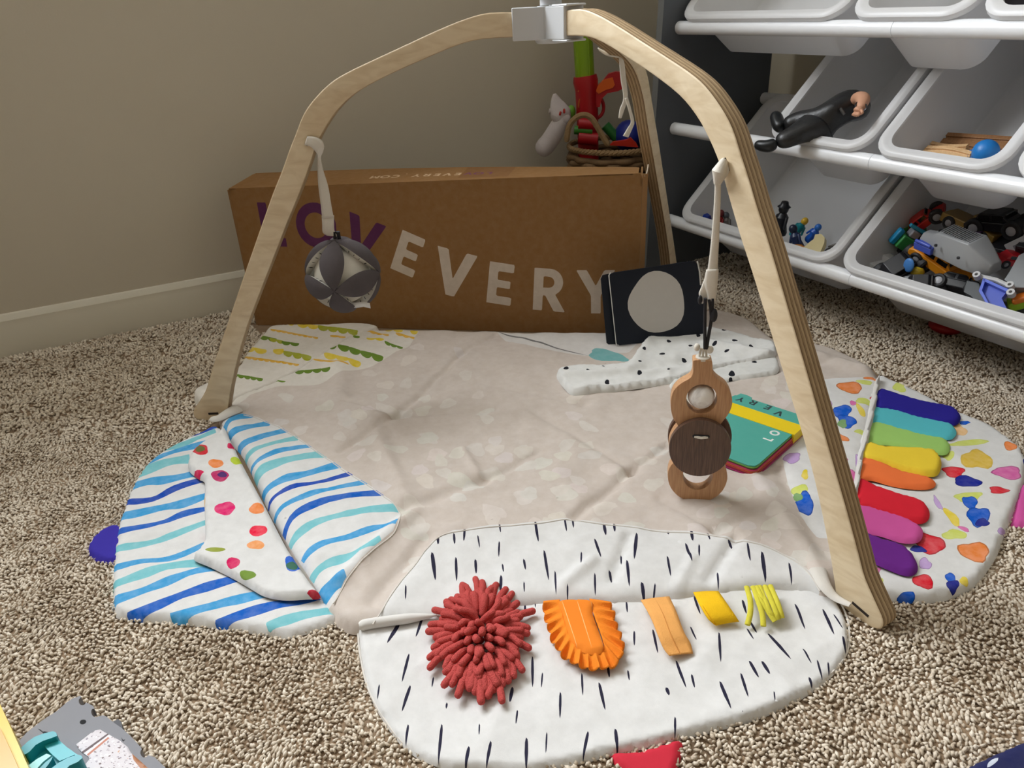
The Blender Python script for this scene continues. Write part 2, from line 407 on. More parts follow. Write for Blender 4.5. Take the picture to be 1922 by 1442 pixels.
mb = MB(); rbox(mb, AL-.1, A2+.1, PR, PR+.1, 0, HC); struct('wall_right', mb, M_WALL)
mb = MB(); rbox(mb, AL-.1, A2+.1, P2-.1, P2, 0, HC); struct('wall_near', mb, M_WALL2)
mb = MB(); rbox(mb, A2, A2+.1, P2, PR, 0, HC); struct('wall_far', mb, M_WALL2)
def baseboard(name, T, x0, x1):
    # profile in (depth from the wall, height)
    pr = [(0, 0), (.014, 0), (.014, .062), (.012, .068), (.0115, .080), (.007, .088), (.004, .092), (0, .094)]
    mb = MB(); n = len(pr)
    vs = [(x0, a, z) for a, z in pr]+[(x1, a, z) for a, z in pr]
    mb.add(vs, [(i, (i+1) % n, n+(i+1) % n, n+i) for i in range(n)]+[tuple(range(n)), tuple(range(2*n-1, n-1, -1))], 0, T)
    return struct(name, mb, M_TRIM, sm=25)
# left wall: x runs along EV, depth along +DV
TL = Matrix(((EV[0], DV[0], 0, (DV*AL)[0]), (EV[1], DV[1], 0, (DV*AL)[1]), (0, 0, 1, 0), (0, 0, 0, 1)))
baseboard('baseboard_left', TL, P2, PR)
TRr = Matrix(((DV[0], -EV[0], 0, (EV*PR)[0]), (DV[1], -EV[1], 0, (EV*PR)[1]), (0, 0, 1, 0), (0, 0, 0, 1)))
baseboard('baseboard_right', TRr, AL, A2)
# window frame in the left wall
mb = MB(); a0, a1 = AL-.09, AL+.02
for (p0, p1, z0, z1) in ((WIN[0], WIN[0]+.05, WIN[2], WIN[3]), (WIN[1]-.05, WIN[1], WIN[2], WIN[3]), (WIN[0], WIN[1], WIN[2], WIN[2]+.05), (WIN[0], WIN[1], WIN[3]-.05, WIN[3]), (WIN[0], WIN[1], (WIN[2]+WIN[3])/2-.02, (WIN[2]+WIN[3])/2+.02)):
    rbox(mb, a0, a1-.05, p0, p1, z0, z1)
rbox(mb, AL, AL+.05, WIN[0]-.06, WIN[1]+.06, WIN[2]-.03, WIN[2])
wf = struct('window_1', mb, M_TRIM)

# ---- carpet pile: nobody could count the tufts
MATHULL = pxw([(440, 735), (500, 625), (800, 622), (1180, 615), (1350, 590), (1440, 640), (1640, 700), (1800, 775), (1900, 860), (1880, 1000), (1780, 1105), (1600, 1090), (1580, 1200), (1500, 1300), (1150, 1400), (960, 1425), (780, 1375), (700, 1260), (640, 1160), (420, 1165), (225, 1140), (240, 960), (300, 870), (400, 800)], 0)
_b0 = at(484, 611, 0); _b1 = at(1196, 618, .014); _b1[2] = 0; _bx = (_b1-_b0)/np.linalg.norm(_b1-_b0); _bn = np.array([-_bx[1], _bx[0], 0])
BOXF = [tuple((_b0+_bx*a+_bn*b)[:2]) for a, b in ((-.004, -.006), (np.linalg.norm(_b1-_b0)+.006, -.006), (np.linalg.norm(_b1-_b0)+.006, .127), (-.004, .127))]
def carpet():
    # the tufts visible from around the camera; finer close by
    gx, gy = np.meshgrid(np.arange(-2.1, 2.5, .0046), np.arange(.3, 2.9, .0046))
    gx = gx.ravel(); gy = gy.ravel()
    far = gy > 1.15
    k = (~far) | (np.random.rand(len(gx)) < np.where(far, .62, 1)); gx, gy = gx[k], gy[k]
    gx = gx+np.random.uniform(-.0021, .0021, gx.shape); gy = gy+np.random.uniform(-.0021, .0021, gy.shape)
    gx, gy, fy = gx*CAMX[0]+gy*CAMY[0], gx*CAMX[1]+gy*CAMY[1], gy
    # room limits, frustum with a wide margin
    al = gx*DV[0]+gy*DV[1]; pe = gx*EV[0]+gy*EV[1]
    k = (al > AL+.018) & (pe < PR-.02)
    P = np.stack([gx, gy, np.zeros_like(gx)], 1)-CC; zc = P@CF; u = P@CR/zc*FPX; v = -P@CU/zc*FPX
    k &= (zc > .05) & (np.abs(u) < 961*1.4) & (v < 721*1.35)
    k &= ~inpoly(gx, gy, MATHULL)
    k &= ~inpoly(gx, gy, pxw([(470, 608), (484, 607), (1206, 604), (1206, 632), (484, 625)], 0)) & ~inpoly(gx, gy, BOXF)
    gx, gy, fy = gx[k], gy[k], fy[k]; n = len(gx)
    s = np.where(fy > 1.15, 1.3, 1.0)*np.random.uniform(.8, 1.25, n)
    # tuft = octahedron-like bead, leaning and twisted
    lean = np.stack([vn(gx, gy, 26, 1), vn(gx, gy, 26, 3)], 1)*2.6+np.random.normal(0, .75, (n, 2))
    ax = np.concatenate([lean, np.ones((n, 1))*.75], 1); ax /= np.linalg.norm(ax, axis=1)[:, None]
    h = np.random.uniform(.0030, .0046, n)*s; r = np.random.uniform(.0015, .0023, n)*s
    ref = np.where(np.abs(ax[:, 2:3]) > .9, np.array([[1., 0, 0]]), np.array([[0, 0, 1.]]))
    a = np.cross(ax, ref); a /= np.linalg.norm(a, axis=1)[:, None]; b = np.cross(ax, a)
    base = np.stack([gx, gy, .0005+.0030*(.5+vn(gx, gy, 60, 2))+.002*vn(gx, gy, 9, 5)], 1)
    rings = []
    V = np.zeros((n, 8, 3)); V[:, 0] = base-ax*h[:, None]; V[:, 7] = base+ax*h[:, None]
    for j in range(3):
        q = 2*PI*j/3
        V[:, 1+j] = base-ax*(h*.35)[:, None]+(a*math.cos(q)+b*math.sin(q))*r[:, None]
        V[:, 4+j] = base+ax*(h*.45)[:, None]+(a*math.cos(q+1)+b*math.sin(q+1))*r[:, None]
    tri = [(0, 2, 1), (0, 3, 2), (0, 1, 3), (1, 2, 4), (2, 5, 4), (2, 3, 5), (3, 6, 5), (3, 1, 6), (1, 4, 6), (4, 5, 7), (5, 6, 7), (6, 4, 7)]
    T = (np.array(tri)[None]+np.arange(n)[:, None, None]*8).reshape(-1, 3)
    me = bpy.data.meshes.new('carpet_pile'); me.vertices.add(n*8); me.vertices.foreach_set('co', V.reshape(-1).astype(np.float32))
    nt_ = len(T); me.loops.add(nt_*3); me.loops.foreach_set('vertex_index', T.reshape(-1).astype(np.int32)); me.polygons.add(nt_)
    me.polygons.foreach_set('loop_start', np.arange(nt_, dtype=np.int32)*3); me.polygons.foreach_set('loop_total', np.full(nt_, 3, np.int32))
    me.update(calc_edges=True); me.polygons.foreach_set('use_smooth', [True]*nt_)
    ca = me.color_attributes.new('ink', 'FLOAT_COLOR', 'POINT')
    t = np.clip(np.random.normal(.5, .28, n)+vn(gx, gy, 14, 6)*.5, 0, 1)[:, None]
    c0 = np.array(C(192, 176, 155)); c1 = np.array(C(238, 227, 210)); c = c0*(1-t)+c1*t
    ca.data.foreach_set('color', np.repeat(c, 8, axis=0).astype(np.float32).ravel())
    m, nt, bs = newmat('carpet_yarn'); an = N(nt, 'ShaderNodeAttribute', attribute_name='ink'); nt.links.new(an.outputs['Color'], bs.inputs['Base Color']); bs.inputs['Roughness'].default_value = .9; bs.inputs['Specular IOR Level'].default_value = .15
    me.materials.append(m); o = link('carpet_pile', me); setp(o, 'short beige looped carpet pile covering the bedroom floor', 'carpet', kind='stuff')
    print('tufts', n)
carpet()

# ================================================================== PLAY MAT
MZ = .016
mat_o = thing('play_mat', 'pale padded baby play mat with coloured fabric lobes spread under the wooden arch', 'play mat', (at(900, 820)[0], at(900, 820)[1], 0))
BEIGE = C(206, 194, 184); SPOT = C(216, 207, 198); PWHITE = C(222, 221, 219); NAVY = C(38, 36, 58)
STR = {'t': C(126, 196, 204), 'b': C(74, 160, 214), 'd': C(36, 98, 190), 'n': C(30, 76, 176)}
A = lambda p: sub(p, 140, 700, 2.773)
sec_stripe = A([(765, 258), (800, 228), (880, 222), (960, 237), (1060, 280), (1160, 340), (1280, 430), (1400, 515), (1520, 590), (1640, 670), (1690, 720), (1698, 775), (1665, 850), (1560, 940), (1470, 1030), (1400, 1110), (1345, 1190), (1310, 1215), (1280, 1150), (1150, 950), (1000, 690), (870, 450), (800, 330)])
sec_stripe_bands = [('b', 26, [(765, 300), (820, 250), (930, 225)]), ('b', 28, [(800, 318), (900, 288), (1015, 262)]), ('b', 26, [(830, 388), (950, 340), (1115, 300)]), ('t', 22, [(860, 445), (1000, 378), (1165, 345)]),
    ('b', 22, [(890, 500), (1040, 418), (1235, 390)]), ('t', 44, [(920, 548), (1080, 472), (1315, 432)]), ('b', 34, [(960, 630), (1090, 572), (1210, 540), (1390, 490)]), ('n', 20, [(1000, 682), (1130, 612), (1260, 588), (1455, 535)]),
    ('b', 24, [(1025, 752), (1180, 662), (1330, 622), (1535, 580)]), ('d', 30, [(1080, 842), (1160, 742), (1330, 672), (1615, 635)]), ('t', 34, [(1115, 892), (1230, 802), (1430, 742), (1695, 710)]), ('b', 30, [(1185, 982), (1290, 902), (1440, 870), (1560, 822), (1700, 808)]),
    ('t', 38, [(1230, 1072), (1320, 1002), (1450, 962), (1600, 900)]), ('b', 60, [(1270, 1170), (1340, 1120), (1420, 1085)])]
sec_dash = [(700, 1176), (735, 1118), (775, 1062), (812, 1018), (850, 1000), (920, 992), (1000, 986), (1065, 978), (1110, 984), (1200, 992), (1290, 1003), (1380, 1018), (1440, 1030), (1490, 1052), (1520, 1078), (1540, 1108), (1500, 1140), (1100, 1160), (800, 1190), (690, 1190)]
A7 = [(605,148,607,200,14),(695,132,700,200,12),(756,100,750,180,12),(828,142,840,212,8),(948,72,958,135,9),(1150,68,1170,188,14),(1316,60,1328,130,10),(1360,52,1366,110,10),(1535,80,1548,155,16),(1592,78,1598,135,13),(572,236,592,395,20),(706,264,710,395,14),(815,272,820,357,14),(950,178,946,265,10),(966,298,974,354,9),(1086,278,1098,345,12),(1200,234,1228,402,14),(1410,248,1408,325,9),(1483,170,1522,285,13),(1632,245,1634,308,9),(1720,130,1706,293,18),(1664,287,1680,440,15),(1262,345,1268,475,10),(960,365,956,472,16),(1088,405,1090,470,8),(1332,433,1332,495,9),(1485,362,1488,478,11),(1566,340,1580,402,14),(426,426,424,510,9)]
B7 = [(388,625,320,750,20),(520,597,480,712,14),(443,800,402,965,14),(450,975,400,1120,16),(276,972,264,1058,9),(437,1188,422,1308,13),(626,1188,606,1410,16),(780,1325,758,1442,18),(903,1298,876,1442,16),(1102,1270,1100,1442,18),(1216,1246,1210,1362,9),(1052,1122,1042,1205,10),(838,1195,836,1268,8),(1135,820,1136,990,14),(1192,905,1184,995,9),(1092,505,1096,600,11),(1150,510,1152,545,6),(1412,905,1418,1038,11),(1508,960,1545,1118,16),(1292,1018,1290,1172,13),(1558,868,1568,935,13),(1670,888,1680,952,10),(1706,675,1707,762,11),(1662,505,1668,575,10),(1448,1238,1418,1390,16),(1600,1222,1614,1350,18),(580,930,570,990,9),(655,1070,650,1108,11),(1024,990,1008,1082,18),(600,690,605,702,12)]
A8 = [(246,97,246,117,8),(402,118,402,138,12),(528,127,540,185,16),(618,135,636,186,10),(498,188,536,310,14),(574,200,575,275,10),(736,177,762,216,14),(843,198,862,298,12),(950,180,975,218,14),(925,243,950,398,20),(395,265,416,385,12),(678,335,684,435,10),(1078,295,1098,402,12),(252,412,270,500,18),(328,415,318,502,10)]
B8 = [(545,475,583,588,12),(818,495,842,580,14),(862,620,900,690,12),(842,660,882,728,9),(1114,510,1174,655,13),(1270,542,1335,698,15),(1330,572,1384,665,8),(1380,705,1402,790,14),(314,668,345,802,13),(525,648,562,732,9),(685,690,697,857,14),(960,686,1094,838,16),(1157,768,1208,856,9),(1238,832,1270,942,11),(1300,840,1308,912,10),(855,845,912,942,15),(925,848,974,924,16),(445,835,505,990,14),(532,915,552,990,12),(808,912,852,1055,14),(690,963,756,1123,16),(1192,930,1212,988,14),(994,1018,1000,1080,8),(390,990,408,1040,18),(440,1158,440,1265,12),(816,1130,820,1140,6)]
S3 = 2.991
def dashes(L, ox, xmin=0): return [dash(*[(ox+a/S3 if i in (0, 2) else 960+a/S3 if i < 4 else a/S3) for i, a in enumerate(d)]) for d in L if ox+d[0]/S3 >= xmin]
dash_up = dashes(A7, 620)+dashes(A8, 1120, 1203); dash_lo = dashes(B7, 620)+dashes(B8, 1120, 1203)
# watercolour blobs, crop frame (1380,650) x 2.721
BL = {'o': C(236, 138, 74), 'p': C(196, 164, 214), 'b': C(28, 96, 206), 'g': C(212, 220, 112), 'k': C(222, 112, 174), 'y': C(238, 214, 84), 'r': C(218, 50, 62), 'n': C(34, 44, 148), 'c': C(226, 190, 78), 'h': C(240, 196, 140), 'gn': C(130, 170, 110)}
sec_blobs = [('o',585,218,70,25,0),('p',465,305,26,45,0),('b',545,345,48,34,0),('b',568,392,52,30,10),('gn',545,405,26,20,0),('k',600,300,20,12,20),('y',640,335,38,16,50),('g',660,285,50,18,5),('o',540,472,38,18,15),('p',290,578,48,26,-15),('k',540,578,35,18,15),('k',575,660,42,44,0),('p',627,578,13,36,0),('y',355,665,18,26,0),('g',330,745,45,28,0),('b',352,815,42,62,-30),('gn',318,775,26,20,40),('c',600,800,28,60,0),('r',706,258,18,14,0),('g',640,435,35,10,0),('o',690,172,40,6,0),('g',660,190,40,10,0)]
lobe_blobs = [('g',838,215,32,26,30),('b',1170,393,30,8,0),('h',1140,425,45,28,20),('g',1190,490,95,16,-8),('c',1235,580,80,56,15),('r',1115,640,60,26,10),('n',1185,692,76,26,12),('k',1390,650,82,30,5),('r',1345,740,52,19,0),('g',1190,768,72,24,0),('b',1200,795,44,28,25),('b',1242,868,60,52,40),('n',1262,900,34,24,0),('p',1035,800,12,44,-30),('y',1108,872,20,62,-38),('k',1168,932,34,10,30),('g',1120,960,62,26,5),('r',990,1000,92,46,15),('n',935,1030,40,18,10),('p',970,1110,32,34,0),('o',1220,1050,88,44,12),('r',960,1205,60,32,15),('b',1100,1190,24,36,-20),('n',1110,1225,36,24,0),('y',1168,1200,22,24,0),('b',880,1268,48,14,0),('k',705,1140,45,18,8),('g',720,1210,34,32,0),('p',1220,345,30,12,15),('gn',1385,412,46,12,38),('n',1362,402,20,9,38),('o',1405,508,38,18,20),('g',1090,560,28,22,0),('p',1365,940,28,18,-20),('r',1148,338,14,8,0),('n',1476,590,8,16,0)]
def blobs(L, sec=None):
    out = []
    for i, (c, x, y, rx, ry, ro) in enumerate(L):
        X, Y = 1380+x/2.721, 650+y/2.721; a, b = rx/2.721, ry/2.721; col = BL[c]
        dk = tuple(v*.66 for v in col[:3])+(1,) if c in 'pborkn' else tuple(v*.9 for v in col[:3])+(1,)
        out.append((blob(X, Y, a, b, ro, i), dk, sec)); out.append((blob(X, Y, a, b, ro, i, s=.9), col, sec))
    return out
sec_water = sub([(430, 185), (600, 172), (735, 165), (738, 200), (690, 440), (650, 640), (615, 860), (640, 1000), (500, 1000), (420, 975), (330, 870), (270, 700), (235, 560), (300, 520), (420, 400)], 1380, 650, 2.721)
# scalloped strings, crop frame (340,560) x 3.1
SC = {'y': C(226, 200, 66), 'g': C(104, 134, 40), 'l': C(166, 170, 50), 'o': C(224, 176, 66)}
def scallops(L, sec=None):
    out = []
    for c, x0, y0, x1, y1, n, h in L:
        col = SC[c]; P0 = np.array([x0, y0], float); P1 = np.array([x1, y1], float)
        if c != 'o': out.append((sub(dash(x0, y0, x1, y1, 7), 340, 560, 3.1), col, sec))
        else: out.append((sub(dash(x0, y0, x1, y1, 9), 340, 560, 3.1), col, sec))
        d = (P1-P0)/n
        for i in range(n):
            q = P0+d*(i+.5); w_ = np.hypot(*d)*.54; ang = math.degrees(math.atan2(d[1], d[0]))
            c_ = [(q[0]+w_*math.cos(a)*math.cos(math.radians(ang))-h*math.sin(a)*math.sin(math.radians(ang))*.3, q[1]+h*max(math.sin(a), -.25)+w_*math.cos(a)*math.sin(math.radians(ang))) for a in np.linspace(0, 2*PI, 15)[:-1]]
            out.append((sub(c_, 340, 560, 3.1), col, sec))
    return out
sc_lobe = [('y',590,164,660,170,2,12),('y',680,168,800,182,2,22),('l',800,180,1030,214,4,26),('o',525,202,800,248,9,9),('g',460,238,560,262,2,20),('l',520,255,600,275,2,18),('g',590,276,690,288,2,18),('y',365,308,500,326,2,26),('o',350,362,690,408,10,12),('y',540,322,600,322,1,28),('l',600,332,760,366,3,28),('g',300,466,480,494,5,16),('o',870,238,960,248,2,9)]
sc_sec = [('o',1060,188,1210,224,4,10),('y',1180,180,1290,200,2,18),('o',1250,215,1370,244,3,9),('y',1335,200,1378,208,1,20),('y',1080,238,1180,246,2,12),('g',1185,256,1290,290,3,14),('g',760,270,905,288,3,28),('g',915,285,1175,350,4,30),('y',835,335,1045,386,3,32),('o',770,368,980,404,3,8),('g',665,436,870,424,4,18),('g',1000,228,1040,232,1,12),('g',480,490,610,496,3,8)]
sec_scal = [(440, 735), (455, 700), (560, 640), (655, 612), (780, 612), (786, 628), (770, 650), (735, 668), (700, 688), (640, 706), (600, 722), (520, 730), (470, 745), (430, 775)]
# base sheet
base_px = [(408, 780), (432, 752), (470, 690), (500, 640), (545, 617), (640, 616), (760, 618), (900, 620), (1040, 622), (1190, 622), (1240, 604), (1320, 582), (1350, 578), (1400, 592), (1440, 622), (1470, 640), (1530, 642), (1590, 662), (1650, 703), (1640, 760), (1622, 850), (1608, 940), (1600, 1020), (1585, 1090), (1556, 1116), (1520, 1104), (1470, 1098), (1400, 1104), (1300, 1118), (1200, 1128), (1100, 1130), (1000, 1132), (900, 1146), (800, 1160), (720, 1168), (675, 1176), (640, 1168), (612, 1140), (560, 1060), (500, 945), (455, 850), (425, 815)]
rs = random.Random(3)
pats = []
for i in range(230):
    x = rs.uniform(450, 1560); y = 620+(rs.random()**.75)*470; k = .35+.65*(y-600)/450
    pats.append((blob(x, y, rs.uniform(12, 26)*k+4, (rs.uniform(8, 14)*k+2), rs.uniform(-25, 25), i, 12, .16), tuple(a*(.95+.05*rs.random()) for a in SPOT[:3])+(1,)))
i0 = len(pats)
pats.append((sec_stripe, PWHITE)); k1 = len(pats)
for c, w_, pl in sec_stripe_bands: pats.append((A(band(pl, w_)), STR[c], k1))
pats.append((sec_scal, C(222, 216, 206))); k2 = len(pats); pats += scallops(sc_sec, k2)
pats.append((sec_dash, PWHITE)); k3 = len(pats); pats += [(p, NAVY, k3) for p in dash_up]
pats.append((sec_water, PWHITE)); k4 = len(pats); pats += blobs(sec_blobs, k4)
pats.append(([(930, 622), (1000, 624), (1100, 620), (1190, 622), (1195, 650), (1180, 664), (1100, 668), (1020, 656), (950, 642)], C(216, 212, 208)))
pats.append((dash(932, 624, 1105, 668, 2.2), C(120, 118, 116))); pats.append((blob(1140, 670, 40, 10, 10, 3), C(120, 176, 176)))
TUFT = [at(745, 784, MZ)[:2], at(866, 668, MZ)[:2], at(1187, 886, MZ)[:2], at(1096, 762, MZ)[:2], at(905, 905, MZ)[:2], at(1345, 1000, MZ)[:2]]
CREASE = [((745, 784), (870, 664), .007, -.004), ((870, 664), (930, 630), .006, -.003), ((745, 784), (640, 850), .007, -.004), ((745, 784), (600, 745), .010, -.004), ((745, 784), (930, 770), .008, -.003), ((1187, 886), (1000, 770), .008, -.003), ((1187, 886), (1080, 975), .008, -.005), ((1187, 886), (1255, 840), .006, -.004), ((905, 905), (870, 845), .006, .003), ((905, 905), (1010, 850), .007, -.003),
          ((905, 905), (760, 960), .012, -.004), ((900, 720), (1096, 762), .006, -.002), ((1390, 860), (1540, 1080), .012, .004), ((1460, 880), (1550, 1040), .012, -.004), ((640, 1090), (780, 960), .012, .006), ((700, 1130), (800, 1010), .010, -.005),
          ((640, 745), (640, 690), .02, .006), ((600, 742), (720, 790), .018, .006), ((700, 800), (760, 940), .014, .005), ((1345, 1000), (1240, 940), .007, -.003), ((1345, 1000), (1430, 960), .007, -.003), ((1060, 1100), (1110, 1060), .008, .004), ((1180, 1010), (1150, 1090), .007, -.004), ((1380, 1020), (1330, 1090), .007, -.004), ((1300, 1050), (1270, 1110), .006, .003), ((1500, 660), (1620, 700), .015, .006), ((1450, 700), (1560, 680), .01, -.004)]
CRW = [(at(*a, MZ)[:2], at(*b, MZ)[:2], w_, h_) for a, b, w_, h_ in CREASE]
def base_wr(X, Y):
    z = .006*fbm(X, Y, 7, 0)+.007*(ridged(X, Y, 9, 2)-.45)*(.55+vn(X, Y, 3, 4))+.0022*fbm(X, Y, 26, 5)
    for t in TUFT: z = z-.007*np.exp(-((X-t[0])**2+(Y-t[1])**2)/.012**2)+.004*np.exp(-((X-t[0])**2+(Y-t[1])**2)/.04**2)
    for a, b, w_, h_ in CRW:
        d = pdist(X, Y, [a, b], False); z = z+1.5*h_*np.exp(-(d/w_)**2)
    return z
sheet('quilted_base', base_px, mat_o, .019, .0015, .022, .0062, pats, BEIGE, base_wr, psp=.0045, smoothk=4, zr=MZ)
# piping round the dashed panel
def cord(name, px, z, r, m, parent, close=False, wr=None):
    P = cr([tuple(at(x, y, z)) for x, y in px], close, 5)
    if wr is not None: P = [(x, y, zz+float(wr(np.array([x]), np.array([y]))[0])) for x, y, zz in P]
    mb = MB(); mb.tube(P, r, 6); return mb.obj(name, m, parent)
M_PIPE = plain(C(214, 208, 200), .85, .03, 50, name='piping')
cord('piping', sec_dash[:16], .019, .0011, M_PIPE, mat_o, wr=base_wr)
cord('piping', sec_stripe[2:17], .019, .0009, M_PIPE, mat_o, wr=base_wr)

# lobes ------------------------------------------------------------
lobe_stripe_px = A([(740, 275), (640, 312), (560, 345), (440, 410), (360, 480), (300, 575), (255, 680), (220, 790), (198, 920), (190, 1040), (190, 1150), (200, 1225), (215, 1245), (320, 1262), (520, 1275), (760, 1300), (960, 1330), (1080, 1350), (1180, 1330), (1350, 1268), (1345, 1220), (1240, 1100), (1100, 900), (1000, 720), (880, 520), (820, 350)])
bandsL = [('n',18,[(740,285),(640,318),(560,335)]),('t',24,[(735,305),(560,375),(425,398)]),('b',24,[(740,355),(640,380),(520,410),(370,465)]),('t',44,[(600,450),(470,470),(320,530)]),('b',38,[(640,520),(480,555),(380,570),(270,600)]),('n',26,[(700,545),(520,600),(400,655),(245,672)]),('b',36,[(700,630),(560,680),(430,700),(225,752)]),('d',26,[(700,706),(560,730),(430,780),(210,832)]),('t',32,[(700,775),(500,845),(380,885),(190,922)]),('b',26,[(700,880),(520,960),(360,985),(180,1022)]),('t',44,[(720,980),(480,1010),(340,1060),(180,1112)]),('b',38,[(860,990),(640,1030),(480,1090),(350,1140),(180,1195)]),('d',42,[(940,1045),(720,1110),(560,1160),(400,1225),(270,1262)]),('b',42,[(1060,1140),(880,1170),(700,1220),(500,1275)]),('d',46,[(1300,1140),(1130,1190),(960,1230),(730,1300)]),('t',42,[(1350,1228),(1200,1250),(1000,1320)])]
lw = lambda X, Y: .0030*fbm(X, Y, 16, 1)+.0036*(ridged(X, Y, 9, 3)-.45)
sheet('striped_lobe', lobe_stripe_px, mat_o, .013, .0012, .008, .006, [(A(band(p, w_)), STR[c]) for c, w_, p in bandsL], PWHITE, lw, label='white lobe with wavy blue stripes')
dotf_px = A([(770, 262), (740, 310), (690, 335), (640, 372), (605, 405), (584, 450), (592, 490), (640, 530), (672, 552), (668, 640), (672, 760), (672, 850), (640, 905), (612, 945), (700, 985), (820, 1045), (900, 1090), (980, 1135), (1080, 1155), (1200, 1150), (1275, 1140), (1215, 1060), (1100, 890), (1000, 700), (930, 570), (860, 440), (805, 330)])
dd = [('r',655,403,44,27,C(206,50,60)),('gn',655,400,26,16,C(110,110,60)),('o',735,475,40,24,BL['o']),('k',815,382,20,16,C(214,40,90)),('g',842,458,32,20,C(186,206,60)),('v',757,540,48,28,C(190,40,100)),('v2',770,535,26,14,C(80,40,110)),('k',783,707,54,38,C(222,44,112)),('o',950,712,42,28,BL['o']),('r',955,825,48,32,C(232,56,80)),('o',945,903,46,22,C(240,160,96)),('g',732,922,52,13,C(150,160,60)),('k',825,990,36,28,C(214,44,100)),('gn',900,1050,44,22,C(120,150,60)),('b',1138,992,46,38,C(34,96,200)),('gn',1132,1005,30,20,C(60,110,90)),('r',1245,1140,34,12,C(190,20,50)),('k',640,520,34,12,C(214,44,90)),('r',671,820,6,26,C(220,50,70)),('y',674,660,5,26,C(240,200,140))]
def lw2(X, Y): return .003*fbm(X, Y, 18, 2)+.003*(ridged(X, Y, 12, 5)-.5)
sheet('dotted_flap', dotf_px, mat_o, .026, .0165, .007, .005, [(A(blob(x, y, a, b, 0, i, 16, .08)), c) for i, (_, x, y, a, b, c) in enumerate(dd)], PWHITE, lw2, label='white flap with painted coloured dots')
sheet('scalloped_lobe', [(362, 742), (380, 728), (440, 700), (462, 668), (490, 635), (515, 616), (600, 612), (690, 611), (712, 620), (660, 640), (600, 680), (545, 712), (500, 735), (450, 752), (420, 765), (380, 762)], mat_o, .022, .0012, .01, .006, scallops(sc_lobe), C(222, 216, 206), lambda X, Y: .0025*fbm(X, Y, 15, 3)+.002*(ridged(X, Y, 14, 1)-.4), psp=.003, label='white lobe with yellow and green scalloped strings', zr=.014)
fold_px = [(1643, 700), (1642, 740), (1632, 790), (1618, 850), (1610, 900), (1600, 960), (1598, 1010)]
lobeR_px = [(1645, 705), (1685, 716), (1740, 742), (1800, 772), (1860, 795), (1900, 822), (1925, 850), (1926, 900), (1912, 940), (1893, 985), (1876, 1030), (1856, 1062), (1830, 1092), (1790, 1112), (1740, 1120), (1690, 1118), (1640, 1110), (1600, 1098), (1585, 1060), (1588, 1000), (1590, 930), (1600, 860), (1622, 770)]
sheet('watercolour_lobe', lobeR_px, mat_o, .0125, .0012, .008, .006, blobs(lobe_blobs), PWHITE, lw, psp=.003, label='white lobe with many-coloured paint blobs')
# long soft fingers on the watercolour lobe
def pad(name, px, parent, z0, z1, zb, col, er=.008, wr=None, slope=None, label=None, sp=.005):
    """soft filled fabric shape"""
    return sheet(name, px, parent, z0, zb, er, sp, (), col, wr, smoothk=5, label=label, lift=slope, mat=M_SOLID)
FG = [('navy', C(38,30,142), [(732,210),(840,238),(960,272),(1070,290),(1130,310),(1156,345),(1140,382),(1100,388),(1030,375),(900,345),(800,318),(722,300)], .024),
      ('turquoise', C(86,186,196), [(722,298),(850,318),(960,348),(1080,375),(1120,405),(1132,440),(1100,470),(1040,462),(950,440),(850,418),(700,385)], .021),
      ('light green', C(158,202,108), [(705,378),(850,412),(950,440),(1060,462),(1095,490),(1098,525),(1070,548),(1000,540),(900,515),(800,500),(680,480)], .021),
      ('yellow', C(238,206,58), [(672,478),(760,500),(900,508),(1000,515),(1045,540),(1060,580),(1040,635),(980,642),(880,620),(780,590),(650,555)], .026),
      ('orange', C(238,118,60), [(652,556),(760,590),(860,628),(960,650),(1020,672),(1026,700),(990,716),(900,716),(800,700),(700,672),(632,668)], .023),
      ('red', C(214,32,50), [(630,668),(720,700),(830,738),(930,765),(985,800),(998,850),(970,885),(900,885),(800,855),(700,825),(618,795)], .024),
      ('pink', C(206,86,156), [(618,795),(720,820),(830,845),(900,880),(955,915),(960,960),(930,992),(850,992),(750,960),(600,920)], .022),
      ('purple', C(106,36,134), [(618,930),(740,965),(850,1000),(905,1040),(936,1095),(930,1140),(880,1155),(790,1125),(700,1085),(640,1058)], .024)]
for nm, c_, px, z in FG:
    px2 = sub(px, 1380, 650, 2.721)
    pad('fabric_finger', px2, mat_o, z-.002, z-.002, .0155, c_, .007, lambda X, Y: .0015*fbm(X, Y, 25, 2), label='%s fabric finger' % nm)
# fold of the mat edge over the fingers
sheet('folded_hem', [(1654, 700), (1650, 742), (1640, 792), (1625, 852), (1617, 905), (1608, 962), (1604, 1012), (1596, 1010), (1597, 960), (1603, 905), (1612, 850), (1626, 790), (1638, 740), (1643, 704)], mat_o, .027, .012, .004, .005, (), C(220, 217, 212), smoothk=3, mat=M_SOLID)
# front lobe
lobeF_px = [(670, 1166), (760, 1150), (900, 1135), (1000, 1128), (1180, 1118), (1280, 1112), (1400, 1095), (1480, 1090), (1540, 1100), (1572, 1125), (1590, 1160), (1594, 1195), (1588, 1228), (1562, 1262), (1515, 1298), (1440, 1335), (1350, 1362), (1250, 1386), (1150, 1410), (1050, 1432), (960, 1443), (880, 1440), (820, 1430), (762, 1400), (718, 1345), (690, 1290), (676, 1230), (672, 1190)]
def frw(X, Y): return .0034*fbm(X, Y, 13, 1)+.0040*(ridged(X, Y, 10, 4)-.45)+.001*fbm(X, Y, 40, 3)
sheet('dashed_lobe', lobeF_px, mat_o, .0095, .0012, .007, .0045, [(p, NAVY) for p in dash_lo], PWHITE, frw, psp=.0028, label='white lobe with navy brush dashes')
cord('piping', lobeF_px[8:], .0035, .0012, M_PIPE, mat_o)
